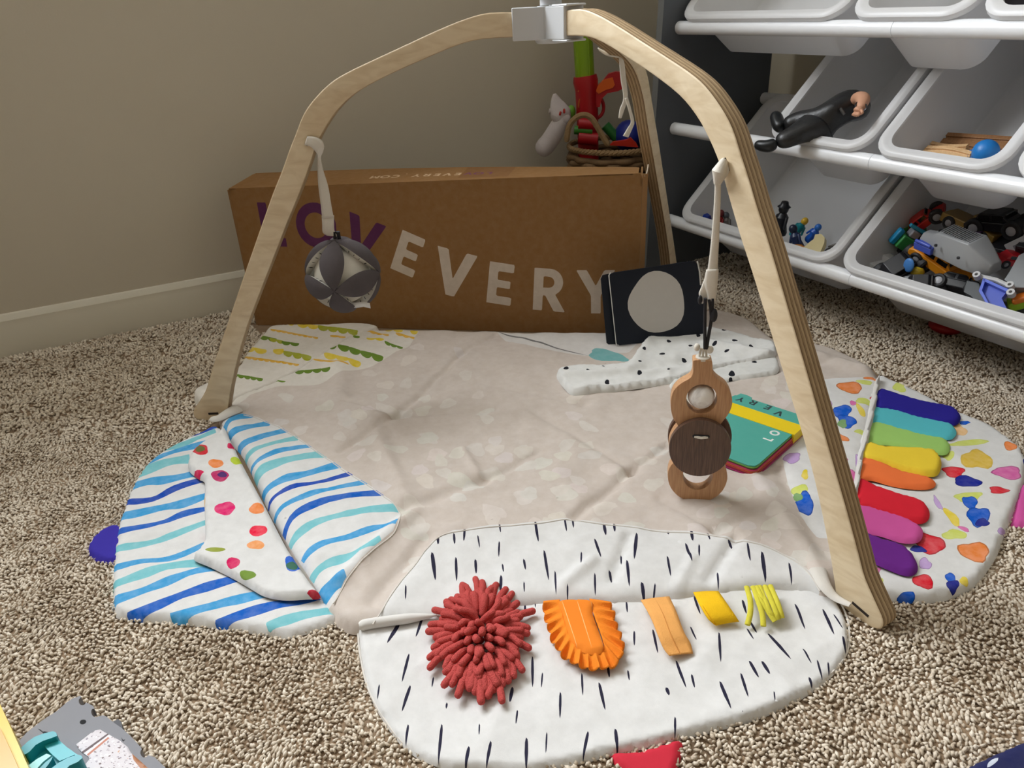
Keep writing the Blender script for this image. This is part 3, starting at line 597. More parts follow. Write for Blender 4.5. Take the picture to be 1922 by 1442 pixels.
# rolled seam between panel and lobe
P = cr([tuple(at(x, y, .016)) for x, y in [(674, 1176), (700, 1170), (760, 1162), (820, 1155)]], False, 5)
mb = MB(); mb.tube(P, list(np.interp(np.linspace(0, 1, len(P)), [0, .12, .7, 1], [.004, .0065, .006, .001])), 10); mb.obj('seam_roll', plain(C(224, 221, 216), .85, .02, 40, name='seam_cloth'), mat_o)
# little tabs peeking from below the lobes
pad('fabric_tab', [(1146, 1412), (1200, 1404), (1276, 1384), (1280, 1405), (1272, 1440), (1262, 1470), (1230, 1480), (1180, 1450)], mat_o, .008, 0, .001, C(200, 44, 62), .006, label='red tab')
pad('fabric_tab', [(222, 982), (190, 992), (168, 1012), (163, 1030), (178, 1046), (215, 1052), (235, 1020)], mat_o, .009, 0, .001, C(56, 44, 158), .006, label='purple blue tab')
pad('fabric_tab', [(1918, 905), (1900, 975), (1915, 981), (1970, 985), (1975, 930)], mat_o, .009, 0, .001, C(206, 86, 156), .006, label='pink tab')
# ribbons on the front lobe: strips seen at their place, rising a little
def strip(name, rows, col, parent, th=.0012, mat=None, label=None):
    """rows of (xl,yl,xr,yr,z)"""
    R = [(at(a, b, z), at(c, d, z)) for a, b, c, d, z in rows]
    L = cr([tuple(l) for l, r in R], False, 4); Rr = cr([tuple(r) for l, r in R], False, 4); n = len(L); vs = []; fs = []; m = 6
    for i in range(n):
        for j in range(m+1): vs.append(np.array(L[i])*(1-j/m)+np.array(Rr[i])*j/m+np.array([0, 0, .0008*math.sin(PI*j/m)]))
    for i in range(n-1):
        for j in range(m): fs.append((i*(m+1)+j, i*(m+1)+j+1, (i+1)*(m+1)+j+1, (i+1)*(m+1)+j))
    mb = MB(); mb.add(vs, fs); o = mb.obj(name, mat or M_FELT(col, 'ribbon'), parent)
    s_ = o.modifiers.new('solid', 'SOLIDIFY'); s_.thickness = th; s_.offset = 0
    if label: o['label'] = label
    return o
B_ = lambda x, y: (1120+x/S3, 960+y/S3)
def rows(L): return [(*B_(a, b), *B_(c, d), z) for a, b, c, d, z in L]
strip('ribbon', rows([(248, 500, 408, 480, .020), (300, 590, 445, 560, .026), (345, 700, 490, 680, .024), (375, 770, 525, 740, .019), (408, 812, 540, 798, .016)]), C(238, 172, 98), mat_o, label='tan ribbon')
strip('ribbon', rows([(542, 456, 684, 450, .020), (580, 530, 725, 510, .027), (625, 605, 770, 575, .024), (668, 642, 800, 620, .017)]), C(244, 194, 30), mat_o, label='yellow ribbon')
mb = MB()
for pts in ([(842, 425), (862, 500), (862, 570), (846, 638)], [(880, 425), (905, 500), (930, 580), (936, 645)], [(876, 425), (920, 500), (960, 560), (1000, 618)], [(915, 422), (945, 500), (975, 570), (1002, 600)], [(945, 420), (980, 500), (1008, 570), (1018, 608)], [(975, 418), (1010, 500), (1030, 560), (1040, 600)], [(898, 424), (925, 480), (955, 540), (990, 605)]):
    P = [tuple(at(*B_(x, y), z)) for (x, y), z in zip(pts, (.021, .025, .022, .017))]; mb.tube(cr(P, False, 4), .0032, 8, flat=.7)
mb.obj('yellow_strings', M_FELT(C(214, 204, 70), 'jersey_string'), mat_o, sm=50)
for pts, c in (([(328, 492, .0215), (372, 575, .0275), (415, 690, .0255), (448, 760, .0205), (472, 804, .0175)], C(214, 146, 76)), ([(560, 470, .0215), (600, 540, .0280), (655, 622, .0245), (668, 634, .0190), (790, 613, .0190)], C(222, 160, 20))):
    mb = MB(); mb.tube(cr([tuple(at(*B_(x, y), z)) for x, y, z in pts], False, 4), .00045, 5); mb.obj('stitching', M_FELT(c, 'thread'), mat_o)
# gathered orange flap
def ruffle():
    Ax = lambda x, y: (620+x/S3, 960+y/S3)
    inner = [(1290, 500), (1310, 600), (1340, 680), (1375, 740), (1430, 780), (1490, 785), (1545, 765), (1520, 680), (1490, 590), (1460, 495)]
    L = [(1288, 500), (1300, 560), (1318, 630), (1340, 690), (1375, 745), (1425, 780), (1485, 790), (1540, 768), (1522, 700), (1500, 640), (1472, 560), (1455, 495)]
    O = [(1190, 500), (1200, 570), (1222, 650), (1250, 730), (1300, 800), (1385, 855), (1485, 880), (1600, 860), (1655, 770), (1630, 690), (1598, 590), (1570, 485)]
    n = 120; Li = resample([*L], 1, False); Oi = resample([*O], 1, False)
    li = np.stack([np.interp(np.linspace(0, 1, n), np.linspace(0, 1, len(Li)), Li[:, i]) for i in range(2)], 1); oi = np.stack([np.interp(np.linspace(0, 1, n), np.linspace(0, 1, len(Oi)), Oi[:, i]) for i in range(2)], 1)
    m = 10; vs = []; fs = []
    for i in range(n):
        for j in range(m+1):
            t = j/m; p = li[i]*(1-t)+oi[i]*t; w_ = math.sin(i*.93)+.5*math.sin(i*.41+1)
            base = at(*Ax(p[0], p[1]), .022); vs.append((base[0]+.0012*t*w_, base[1]+.0012*t*math.cos(i*.93), .0235-.004*t+.0038*t*w_))
    for i in range(n-1):
        for j in range(m): fs.append((i*(m+1)+j, i*(m+1)+j+1, (i+1)*(m+1)+j+1, (i+1)*(m+1)+j))
    mb = MB(); mb.add(vs, fs); o = mb.obj('ruffled_flap', M_FELT(C(246, 140, 42), 'orange_cotton'), mat_o, sm=35); s_ = o.modifiers.new('solid', 'SOLIDIFY'); s_.thickness = .001
    px = [Ax(x, y) for x, y in [(1286, 490)]+L[1:-1]+[(1466, 490)]]
    f2 = sheet('flap_middle', px, o, .027, .0225, .004, .005, [([Ax(x, y) for x, y in dash(x0, 500, x0+dx, 770, 4)], C(250, 190, 120)) for x0, dx in ((1300, 90), (1385, 85), (1462, 75))], C(244, 136, 40), psp=.003, smoothk=3, mat=M_SOLID)
ruffle()
# coral chenille patch: plump strands of yarn in rows
def chenille():
    Ax = lambda x, y: (620+x/S3, 960+y/S3); mb = MB(); rd = random.Random(5)
    c0 = (835, 770)
    for gy_ in range(14):
        for gx_ in range(10):
            x = 690+gx_*33+rd.uniform(-9, 9); y = 485+gy_*37+rd.uniform(-9, 9)
            dx, dy = (x-845)/170, (y-700)/250
            if dx*dx+dy*dy > 1: continue
            rr = math.hypot(dx, dy); z = .016+.030*(1-rr*rr)*.6
            p = at(*Ax(x, y), .02); p[2] = z*.8
            # strands flop outward and downwards
            c = at(*Ax(845, 640), .02); out = np.array([p[0]-c[0], p[1]-c[1], 0]); on = out/(np.linalg.norm(out)+1e-6)
            L = rd.uniform(.022, .030); q = p+on*L*(.25+.75*min(1, rr*1.2))+np.array([rd.uniform(-.005, .005), rd.uniform(-.005, .005), L*(.62-.72*rr)])
            q[2] = max(q[2], .019)
            r_ = rd.uniform(.0040, .0046); mb.capsule(p, q, r_, r_*.97, 9, bend=(rd.uniform(-.003, .003), rd.uniform(-.003, .003), .003))
    for i in range(44):                      # outer skirt of longer strands
        a = 2*PI*i/44+rd.uniform(-.05, .05); x = 842+150*math.cos(a)*.8; y = 715+225*math.sin(a)*.8
        if y < 500: continue
        p = at(*Ax(x, y), .02); p[2] = .019; c = at(*Ax(842, 690), .02); out = np.array([p[0]-c[0], p[1]-c[1], 0]); on = out/np.linalg.norm(out)
        q = p+on*rd.uniform(.018, .027); q[2] = .0175+rd.uniform(0, .004); mb.capsule(p, q, .0046, .0046, 9, bend=(0, 0, .003))
    o = mb.obj('chenille_patch', plain(C(200, 86, 82), .95, .14, 260, .9, 900, 'coral_chenille', spec=.1), mat_o, sm=60)
    o['label'] = 'coral chenille strands'
chenille()
# corner loops that tie the mat to the arch feet
M_TIE = plain(C(218, 213, 205), .85, .03, 60, .2, 500, 'tie_cloth')
def tie(px, zs, r):
    P = cr([tuple(at(x, y, z)) for (x, y), z in zip(px, zs)], False, 5); n = len(P)
    mb = MB(); mb.tube(P, [r[0]+(r[1]-r[0])*i/(n-1) for i in range(n)], 10, flat=.45); mb.obj('corner_loop', M_TIE, mat_o)
tie([(445, 768), (425, 778), (408, 786), (396, 786)], (.022, .022, .018, .016), (.016, .005))
tie([(1535, 1070), (1548, 1100), (1568, 1122), (1596, 1136)], (.023, .023, .020, .022), (.0105, .0035))

# ================================================================== PLAY GYM
GC = CAMX*.08165431+CAMY*1.18587439; ANG = {'L': YAW+math.radians(178.85), 'F': YAW+math.radians(-60.08), 'B': YAW+math.radians(59.25)}
outer = [(.034, .637), (.086, .639), (.121, .633), (.163, .62), (.213, .602), (.263, .584), (.3, .57), (.326, .557), (.352, .537), (.372, .516), (.389, .488), (.404, .463), (.419, .436), (.442, .398), (.477, .335), (.512, .272), (.554, .195), (.588, .133), (.613, .085), (.626, .06), (.645, .036), (.656, .022), (.657, .010), (.648, .0025), (.632, .0008), (.612, .0018), (.598, .008), (.5935, .022)]
inner = [(.585, .046), (.578, .065), (.552, .127), (.526, .18), (.499, .228), (.46, .295), (.423, .359), (.397, .402), (.374, .444), (.358, .474), (.337, .502), (.314, .525), (.284, .545), (.237, .565), (.186, .583), (.137, .599), (.098, .606), (.034, .606)]
prof = cr(outer, False, 3)+cr(inner, False, 3)
TH = .0125
gym = thing('play_gym', 'plywood baby gym arch with three curved legs and white hub over the mat', 'play gym', GC)
def Tleg(k):
    a = ANG[k]; return Matrix(((math.cos(a), -math.sin(a), 0, GC[0]), (math.sin(a), math.cos(a), 0, GC[1]), (0, 0, 1, 0), (0, 0, 0, 1)))
legs = {}
for k in 'LFB':
    mb = MB(); n = len(prof)
    vs = [(x, -TH, z) for x, z in prof]+[(x, TH, z) for x, z in prof]
    mb.add(vs, [(i, (i+1) % n, n+(i+1) % n, n+i) for i in range(n)], 1); mb.add(vs, [tuple(range(n)), tuple(range(2*n-1, n-1, -1))], 0)
    me = mb.mesh('leg', [M_BIRCH, M_PLY], 0, merge=1e-6)
    o = bpy.data.objects.new('leg', me); COL.objects.link(o); o.parent = gym; a = ANG[k]; o.rotation_euler = (0, 0, a)
    b = o.modifiers.new('bevel', 'BEVEL'); b.width = .0022; b.segments = 3; b.limit_method = 'ANGLE'; b.angle_limit = math.radians(50)
    me.polygons.foreach_set('use_smooth', [True]*len(me.polygons)); legs[k] = o
M_SLOT = plain(C(46, 36, 30), .9, name='slot_shadow_wood')
def P3(r, z, k, off):
    a = ANG[k]; d = np.array([math.cos(a), math.sin(a), 0]); n = np.array([-d[1], d[0], 0]); return GC+d*r+n*off+np.array([0, 0, z])
def slot(k, r0, z0, r1, z1, off, w_=.0022):
    mb = MB(); d = np.array([r1-r0, z1-z0]); L = np.hypot(*d); n = np.array([-d[1], d[0]])/L*w_
    pl = [(r0+n[0], z0+n[1]), (r1+n[0], z1+n[1]), (r1-n[0], z1-n[1]), (r0-n[0], z0-n[1])]
    s_ = 1 if off > 0 else -1
    vs = [(x, off-.001*s_, z) for x, z in pl]+[(x, off+.0004*s_, z) for x, z in pl]
    mb.add(vs, [(0, 1, 2, 3), (7, 6, 5, 4), (0, 1, 5, 4), (1, 2, 6, 5), (2, 3, 7, 6), (3, 0, 4, 7)], 0, Tleg(k))
    o = mb.obj('strap_slot', M_SLOT, None); o.parent = legs[k]; o.matrix_parent_inverse = (Matrix.Translation(Vector(GC)) @ Matrix.Rotation(ANG[k], 4, 'Z')).inverted()
def unleg(x, y, k, off):
    a = ANG[k]; d = np.array([math.cos(a), math.sin(a), 0]); n = np.array([-d[1], d[0], 0]); p = onplane(x, y, n, float((GC+n*off)@n)); return float((p-GC)@d), float(p[2])
slot('L', *unleg(579.5, 256, 'L', TH), *unleg(574.5, 273, 'L', TH), TH); slot('L', .612, .016, .630, .016, TH)
slot('F', *unleg(1360, 297, 'F', -TH), *unleg(1367, 322, 'F', -TH), -TH); slot('F', .618, .018, .640, .014, -TH, .0018)
# hub
mb = MB()
hexp = lambda r, rot=0, n=24: [(r*math.cos(2*PI*i/n+rot), r*math.sin(2*PI*i/n+rot)) for i in range(n)]
mb.prism(hexp(.0195), .600, .6445, 0, Matrix.Translation(Vector(GC)))
for k in 'LFB': mb.box((.033, 0, .6225), (.046, .0335, .0425), Tleg(k))
for k in 'FB': mb.box((.044, 0, .6445), (.036, .0335, .003), Tleg(k)); mb.box((.044, 0, .6005), (.036, .0335, .003), Tleg(k))
M_HUB = plain(C(214, 217, 220), .35, .01, 10, name='hub_plastic')
hub = mb.obj('hub', M_HUB, gym, bevel=.0025)
mb = MB(); mb.lathe([(0, .596), (.021, .596), (.024, .600), (.024, .602), (0, .602)], 32, 0, Matrix.Translation(Vector(GC))); mb.obj('hub_underplate', M_HUB, gym)
mb = MB(); mb.lathe([(0, .645), (.0155, .645), (.0155, .657), (.0245, .658), (.0245, .668), (.0225, .670), (0, .670)], 32, 0, Matrix.Translation(Vector(GC))); mb.obj('hub_knob', M_HUB, gym)

# ---- straps
M_STRAP = plain(C(224, 218, 206), .8, .03, 120, .3, 800, 'cotton_tape'); M_BLACK = plain(C(28, 28, 34), .7, .1, 80, name='black_cord')
def fstrip(name, P0, nrm, rows_, parent, m=M_STRAP, th=.0016):
    """rows of (xl,yl,xr,yr,push towards the camera) on a vertical plane through P0"""
    nrm = np.array(nrm, float); nrm /= np.linalg.norm(nrm); k = float(np.array(P0)@nrm)
    L = cr([tuple(onplane(a, b, nrm, k+off)) for a, b, c, d, off in rows_], False, 4); R_ = cr([tuple(onplane(c, d, nrm, k+off)) for a, b, c, d, off in rows_], False, 4)
    n = len(L); vs = []; fs = []; mm = 4
    for i in range(n):
        for j in range(mm+1): vs.append(np.array(L[i])*(1-j/mm)+np.array(R_[i])*j/mm+nrm*.0008*math.sin(PI*j/mm))
    for i in range(n-1):
        for j in range(mm): fs.append((i*(mm+1)+j, i*(mm+1)+j+1, (i+1)*(mm+1)+j+1, (i+1)*(mm+1)+j))
    mb = MB(); mb.add(vs, fs); o = mb.obj(name, m, parent); s_ = o.modifiers.new('solid', 'SOLIDIFY'); s_.thickness = th; s_.offset = 0
    return o
PL = P3(.354, .466, 'L', TH); nL = -CAMY
fstrip('hanging_strap', P3(.37, .46, 'L', TH), -CAMY, [(577, 256, 572, 272, .0015), (590, 257, 583, 275, .0035), (602, 262, 590, 282, .004), (608, 272, 594, 287, .003), (606, 284, 596, 291, -.003), (602, 296, 596, 297, -.009), (607, 320, 596, 322, -.012), (616, 350, 598, 352, -.012), (621, 380, 602, 382, -.012), (626, 408, 605, 410, -.012)], gym)
fstrip('strap_end', P3(.354, .466, 'L', -.002), -CAMY, [(604, 405, 627, 404, .0), (605, 420, 627, 418, .002), (606, 436, 628, 434, .002), (614, 442, 635, 444, .001)], gym)
nF = -.35*CAMX-.93*CAMY
fstrip('hanging_strap', P3(.366, .468, 'F', -TH), nF, [(1358, 296, 1362, 300, .001), (1346, 310, 1368, 318, .006), (1339, 328, 1366, 328, .008), (1341, 342, 1354, 344, .008), (1342, 350, 1353, 350, .004), (1340, 390, 1352, 390, .004), (1336, 440, 1350, 440, .004), (1332, 480, 1348, 480, .004), (1328, 508, 1347, 506, .004)], gym)
mb = MB(); mb.tube([onplane(1360, 300, nF/np.linalg.norm(nF), float(P3(.366, .468, 'F', -TH)@nF/np.linalg.norm(nF))+.004), onplane(1350, 322, nF/np.linalg.norm(nF), float(P3(.366, .468, 'F', -TH)@nF/np.linalg.norm(nF))+.009), onplane(1346, 345, nF/np.linalg.norm(nF), float(P3(.366, .468, 'F', -TH)@nF/np.linalg.norm(nF))+.005)], [.004, .0085, .004], 10); mb.obj('strap_knot', M_STRAP, gym)
fstrip('strap_end', P3(.366, .468, 'F', -TH), nF, [(1326, 506, 1349, 505, .006), (1322, 530, 1347, 530, .007), (1328, 555, 1344, 556, .007), (1328, 572, 1341, 566, .006)], gym)
fstrip('strap_end', P3(.366, .468, 'F', -TH), nF, [(1326, 515, 1332, 515, .004), (1316, 540, 1329, 535, .004), (1312, 552, 1328, 550, .004), (1318, 570, 1326, 566, .004)], gym)
fstrip('hanging_strap', P3(.25, .56, 'B', 0), -CAMY, [(1122, 90, 1124, 94, 0), (1140, 98, 1138, 104, 0), (1160, 103, 1158, 108, 0), (1162, 115, 1170, 113, 0), (1165, 150, 1175, 150, 0), (1170, 184, 1178, 184, 0), (1163, 205, 1172, 205, 0), (1161, 222, 1166, 222, 0)], gym, th=.002)
fstrip('hanging_strap', P3(.25, .56, 'B', 0), -CAMY, [(1173, 184, 1178, 183, .002), (1179, 205, 1184, 204, .002), (1184, 228, 1190, 228, .002), (1178, 240, 1188, 238, .002), (1169, 255, 1179, 258, .002)], gym, th=.002)
mb = MB(); Pc = PL*np.array([1, 1, 0])+CAMY*.014
mb.tube([Pc-CAMX*.002+ZV*.334, Pc-CAMX*.003+ZV*.318, Pc-CAMX*.001+ZV*.308], .003, 8); mb.tube([Pc+CAMX*.004-CAMY*.002+ZV*.334, Pc+CAMX*.004+ZV*.318, Pc+CAMX*.002+ZV*.308], .003, 8); mb.obj('black_loop', M_BLACK, gym)

# ---- fabric ball
def fabric_ball():
    R = .0615; c = PL*np.array([1, 1, 0])+CAMX*.001+CAMY*.014+ZV*.2605; kc = float(-c@CAMY)
    t = thing('fabric_ball', 'grey and white petal fabric ball hanging from the left leg of the arch', 'baby toy', c)
    view = CC-c; view /= np.linalg.norm(view)
    f = onplane(629, 545, -CAMY, kc+R*.9)-c; f /= np.linalg.norm(f)            # front tip where four petals meet
    u = ZV-.05*CAMX; u -= f*(u@f); u /= np.linalg.norm(u); s_ = np.cross(u, f)
    ax = [f, u, s_, -f, -u, -s_]
    mg = plain(C(92, 86, 88), .95, .06, 120, .25, 900, 'grey_jersey', spec=.15); mw = plain(C(216, 212, 202), .9, .03, 100, name='white_cotton')
    core = MB(); core.ell((0, 0, 0), (R*.76,)*3, 32, 20, 0, Matrix.Translation(Vector(c))); core.obj('inner_core', mw, t, sm=180)
    for i in range(6):
        for j in range(i+1, 6):
            a, b = ax[i], ax[j]
            if abs(a@b) > .5: continue
            nrm = np.cross(a, b); n = 22; m = 10; vs = []; fs = []; mi = []
            for q in range(n+1):
                th = PI/2*q/n; d = a*math.cos(th)+b*math.sin(th); hw = .35*math.sin(PI*q/n)**.8
                for k in range(m+1):
                    s1 = -1+2*k/m; al = hw*s1; v = d*math.cos(al)+nrm*math.sin(al)
                    vs.append(c+v*R*(1+.035*math.sin(PI*q/n)*(1-s1*s1)-.03*(s1**4)))
                for k in (0, 1):                                 # inner edge of the white side walls
                    al = hw*(-.62 if k == 0 else .62); v = d*math.cos(al)+nrm*math.sin(al); vs.append(c+v*R*(.70+.24*(1-math.sin(PI*q/n))))
            w_ = m+3
            for q in range(n):
                for k in range(m): fs.append((q*w_+k, q*w_+k+1, (q+1)*w_+k+1, (q+1)*w_+k)); mi.append(0)
            side = []
            for q in range(n):
                side.append((q*w_, q*w_+m+1, (q+1)*w_+m+1, (q+1)*w_)); side.append((q*w_+m, q*w_+m+2, (q+1)*w_+m+2, (q+1)*w_+m)); side.append((q*w_+m+1, q*w_+m+2, (q+1)*w_+m+2, (q+1)*w_+m+1))
            mb = MB(); mb.add(vs, fs, 0); mb.add(vs, side, 1)
            for sg in (-1, 1):                                   # short printed strokes on the white walls
                for q in (.3, .42, .55, .7):
                    th = PI/2*q; d = a*math.cos(th)+b*math.sin(th); hw = .35*math.sin(PI*q)**.8
                    p0 = (d*math.cos(hw*.93*sg)+nrm*math.sin(hw*.93*sg))*R*.93; p1 = (d*math.cos(hw*.78*sg)+nrm*math.sin(hw*.78*sg))*R*.78
                    mb.tube([c+p0*1.005, c+(p0+p1)/2+d*.0005, c+p1*1.02], [.0003, .0009, .0003], 5, 2)
            o = mb.obj('petal', [mg, mw, M_BLACK], t, sm=50)
    for sgn in (0,):
        p = onplane(655, 575, -CAMY, kc+R*.55); mb = MB()
        ps = [onplane(x, y, -CAMY, kc+R*.55+o_) for x, y, o_ in ((652, 572, 0), (668, 573, .002), (682, 571, .003), (695, 574, .003))]
        vs = []; 
        for p_ in ps: vs += [tuple(p_+np.array([0, 0, .0045])), tuple(p_-np.array([0, 0, .0045]))]
        mb.add(vs, [(0, 1, 3, 2), (2, 3, 5, 4), (4, 5, 7, 6)]); o = mb.obj('sewn_tag', plain(C(232, 232, 230), .7, name='satin_tag'), t); q = o.modifiers.new('s', 'SOLIDIFY'); q.thickness = .0008
fabric_ball()

# ---- wooden rattle
def rattle():
    c = CAMX*.2455+CAMY*.8600; nrm = CC-np.array([c[0], c[1], .3]); nrm[2] = 0; nrm /= np.linalg.norm(nrm)
    a = math.radians(6); nrm = np.array([nrm[0]*math.cos(a)-nrm[1]*math.sin(a), nrm[0]*math.sin(a)+nrm[1]*math.cos(a), 0])
    k = float(c@nrm)
    t = thing('wooden_rattle', 'beech and walnut ring rattle hanging from the near right leg of the arch', 'baby toy', (c[0], c[1], .1))
    X = np.array([-nrm[1], nrm[0], 0]); 
    if X@CAMX < 0: X = -X
    T = Matrix(((X[0], 0, nrm[0], 0), (X[1], 0, nrm[1], 0), (0, 1, 0, 0), (0, 0, 0, 1)))   # (x along, y up, z towards the viewer)
    def loc(x, y):
        p = onplane(x, y, nrm, k); return (float(p@X), float(p[2]))
    poly = [(1300, 676), (1304, 671), (1330, 671), (1336, 676), (1337, 694), (1345, 706), (1361, 718), (1371, 735), (1373, 752), (1367, 770), (1355, 786), (1350, 795), (1358, 808), (1366, 826), (1364, 846), (1356, 862), (1362, 876), (1364, 893), (1357, 912), (1342, 927), (1320, 935), (1296, 935), (1274, 926), (1259, 910), (1253, 890), (1256, 872), (1264, 860), (1256, 844), (1256, 824), (1264, 806), (1272, 794), (1264, 782), (1259, 764), (1259, 745), (1264, 728), (1278, 714), (1295, 704), (1300, 692)]
    outl = cr([loc(*p) for p in poly], True, 3)
    def circ(x, y, rx, ry, n=32):
        cx, cz = loc(x, y); r = abs(loc(x+rx, y)[0]-cx); rz = abs(loc(x, y+ry)[1]-cz); return [(cx+r*math.cos(2*PI*i/n), cz+rz*math.sin(2*PI*i/n)) for i in range(n)], (cx, cz, r)
    h1, (x1, z1, r1) = circ(1316, 744, 29, 27); h2, (x2, z2, r2) = circ(1309, 886, 28, 27)
    mb = MB(); n = len(outl); D = .0085
    # body with two holes
    outl = [tuple(p) for p in ccw(outl)]; pts = [Vector(p) for p in outl+h1+h2]; m1 = len(h1); rr = delaunay_2d_cdt(pts, [], [list(range(n)), list(range(n, n+m1)), list(range(n+m1, n+2*m1))], 1, 1e-7, True)
    F2 = [f for f, o in zip(rr[2], rr[5]) if list(o) == [0]]
    for s1 in (k-D, k+D): mb.add([(p[0], p[1], s1) for p in rr[0]], F2, 0, T)
    for lp in (outl, h1, h2):
        q = len(lp); mb.add([(x, y, k-D) for x, y in lp]+[(x, y, k+D) for x, y in lp], [(i, (i+1) % q, q+(i+1) % q, q+i) for i in range(q)], 0, T)
    o = mb.obj('beech_body', M_BEECH, t, merge=1e-5, sm=0); b = o.modifiers.new('bevel', 'BEVEL'); b.width = .004; b.segments = 4; b.limit_method = 'ANGLE'; b.angle_limit = math.radians(60); o.data.polygons.foreach_set('use_smooth', [True]*len(o.data.polygons))
    mb = MB(); mb.ell((x1, z1+.001, k), (r1*.88, r1*.88, r1*.88), 28, 18, 0, T)
    m, nt, bs = newmat('pearl_marble'); tc = N(nt, 'ShaderNodeTexCoord'); nz = N(nt, 'ShaderNodeTexNoise', Scale=35, Detail=3, Distortion=1.5); nt.links.new(tc.outputs['Object'], nz.inputs['Vector'])
    rp = N(nt, 'ShaderNodeValToRGB'); nt.links.new(nz.outputs['Fac'], rp.inputs[0]); rp.color_ramp.elements[0].color = C(206, 200, 194); rp.color_ramp.elements[1].color = C(248, 246, 243); rp.color_ramp.elements[0].position = .35; rp.color_ramp.elements[1].position = .6
    nt.links.new(rp.outputs[0], bs.inputs['Base Color']); bs.inputs['Roughness'].default_value = .35
    mb.obj('pearl_ball', m, t, sm=180)
    mb = MB(); mb.tube([(x1, z1+r1*.8, k), (x1, z1+r1*1.12, k)], .0022, 10, 0, T=T); mb.obj('metal_pin', plain(C(170, 150, 130), .3, metallic=1, name='pin_metal'), t)
    dp, (xd, zd, rd_) = circ(1312, 832, 58, 58)
    for s1 in (1, -1):
        disc, _ = circ(1312 if s1 > 0 else 1314, 830 if s1 > 0 else 828, 58 if s1 > 0 else 61, 51 if s1 > 0 else 52, 48); mb = MB()
        z0_, z1_ = (k+D+.0008, k+D+.0088) if s1 > 0 else (k-D-.0088, k-D-.0008)
        mb.prism(disc, z0_, z1_, 0, T); d_ = mb.obj('walnut_disc', M_WALNUT, t, bevel=.0012)
        if s1 > 0:
            mb = MB(); mb.capsule((xd-.0085, zd+.021, z1_-.0002), (xd+.0085, zd+.021, z1_-.0002), .0026, n=8, T=T); mb.obj('cord_hole', M_BLACK, d_)
            mb = MB(); mb.tube([(xd-.0085, zd+.0208, z1_+.0008), (xd, zd+.0205, z1_+.003), (xd+.0085, zd+.0208, z1_+.0008)], .0018, 8, T=T); mb.obj('white_cord', M_STRAP, d_)
    # neck cords
    xn, zn = loc(1319, 671); mb = MB()
    for dx in (-.004, 0, .004): mb.tube([(xn+dx*1.2, zn-.002, k), (xn+dx, zn+.005, k), (xn+dx*.6, zn+.013, k)], .0015, 8, T=T)
    mb.ell((xn-.008, zn+.014, k), (.004, .0055, .004), 12, 8, T=T); mb.ell((xn+.008, zn+.012, k+.002), (.0045, .0055, .004), 12, 8, T=T)
    mb.lathe([(0, -.002), (.009, -.002), (.009, .0012), (0, .0012)], 20, 0, T @ Matrix.Translation((xn, zn, k)) @ Matrix.Rotation(-PI/2, 4, 'X')); mb.obj('white_cord_knot', M_STRAP, t)
    def cordpx(pts, r): 
        return [tuple(onplane(x, y, nrm, k+o_)) for x, y, o_ in pts], r
    mb = MB()
    for pts, r in (([(1324, 560, .004), (1323, 600, .003), (1323, 655, .003)], .0021), ([(1338, 560, .003), (1335, 600, .003), (1330, 630, .003), (1326, 655, .003)], .0021), ([(1331, 562, .003), (1334, 580, .003), (1335, 600, .003)], .002)):
        q, r = cordpx(pts, r); mb.tube(cr(q, False, 4), r, 8)
    mb.ell(tuple(onplane(1340, 592, nrm, k+.004)), (.0045, .0045, .009), 10, 8); mb.ell(tuple(onplane(1314, 563, nrm, k+.002)), (.003, .003, .006), 10, 8)
    mb.obj('black_elastic', M_BLACK, t)
rattle()

# ================================================================== CARDBOARD BOX
def glyph(ch):
    """bold sans letter, height 1: (outer polygons, holes, width)"""
    arc = lambda cx, cy, r, a0, a1, n=14, ry=None: [(cx+r*math.cos(math.radians(a0+(a1-a0)*i/n)), cy+(ry or r)*math.sin(math.radians(a0+(a1-a0)*i/n))) for i in range(n+1)]
    if ch == 'L': return [[(0, 0), (.60, 0), (.60, .2), (.23, .2), (.23, 1), (0, 1)]], [], .6
    if ch == 'O': return [arc(.52, .5, .53, 0, 345, 23)], [arc(.52, .5, .3, 0, 345, 23)], 1.04
    if ch == 'V': return [[(0, 1), (.25, 1), (.46, .38), (.67, 1), (.92, 1), (.56, 0), (.36, 0)]], [], .92
    if ch == 'E': return [[(0, 0), (.62, 0), (.62, .2), (.23, .2), (.23, .41), (.56, .41), (.56, .59), (.23, .59), (.23, .8), (.62, .8), (.62, 1), (0, 1)]], [], .62
    if ch == 'R': return [[(0, 0), (.23, 0), (.23, .37), (.29, .37), (.52, 0), (.80, 0), (.53, .41)]+arc(.40, .69, .31, -60, 90, 10)+[(0, 1)]], [[(.23, .55)]+arc(.37, .685, .13, -90, 90, 8)+[(.23, .82)]], .78
    if ch == 'Y': return [[(.34, 0), (.57, 0), (.57, .42), (.91, 1), (.66, 1), (.455, .64), (.25, 1), (0, 1), (.34, .42)]], [], .91
    if ch == 'C': return [arc(.52, .5, .53, 45, 315, 20)+arc(.52, .5, .3, 315, 45, 16)], [], .9
    if ch == 'M': return [[(0, 0), (.22, 0), (.22, .6), (.47, .2), (.72, .6), (.72, 0), (.94, 0), (.94, 1), (.72, 1), (.47, .55), (.22, 1), (0, 1)]], [], .94
    return [[(0, 0), (.22, 0), (.22, .22), (0, .22)]], [], .22
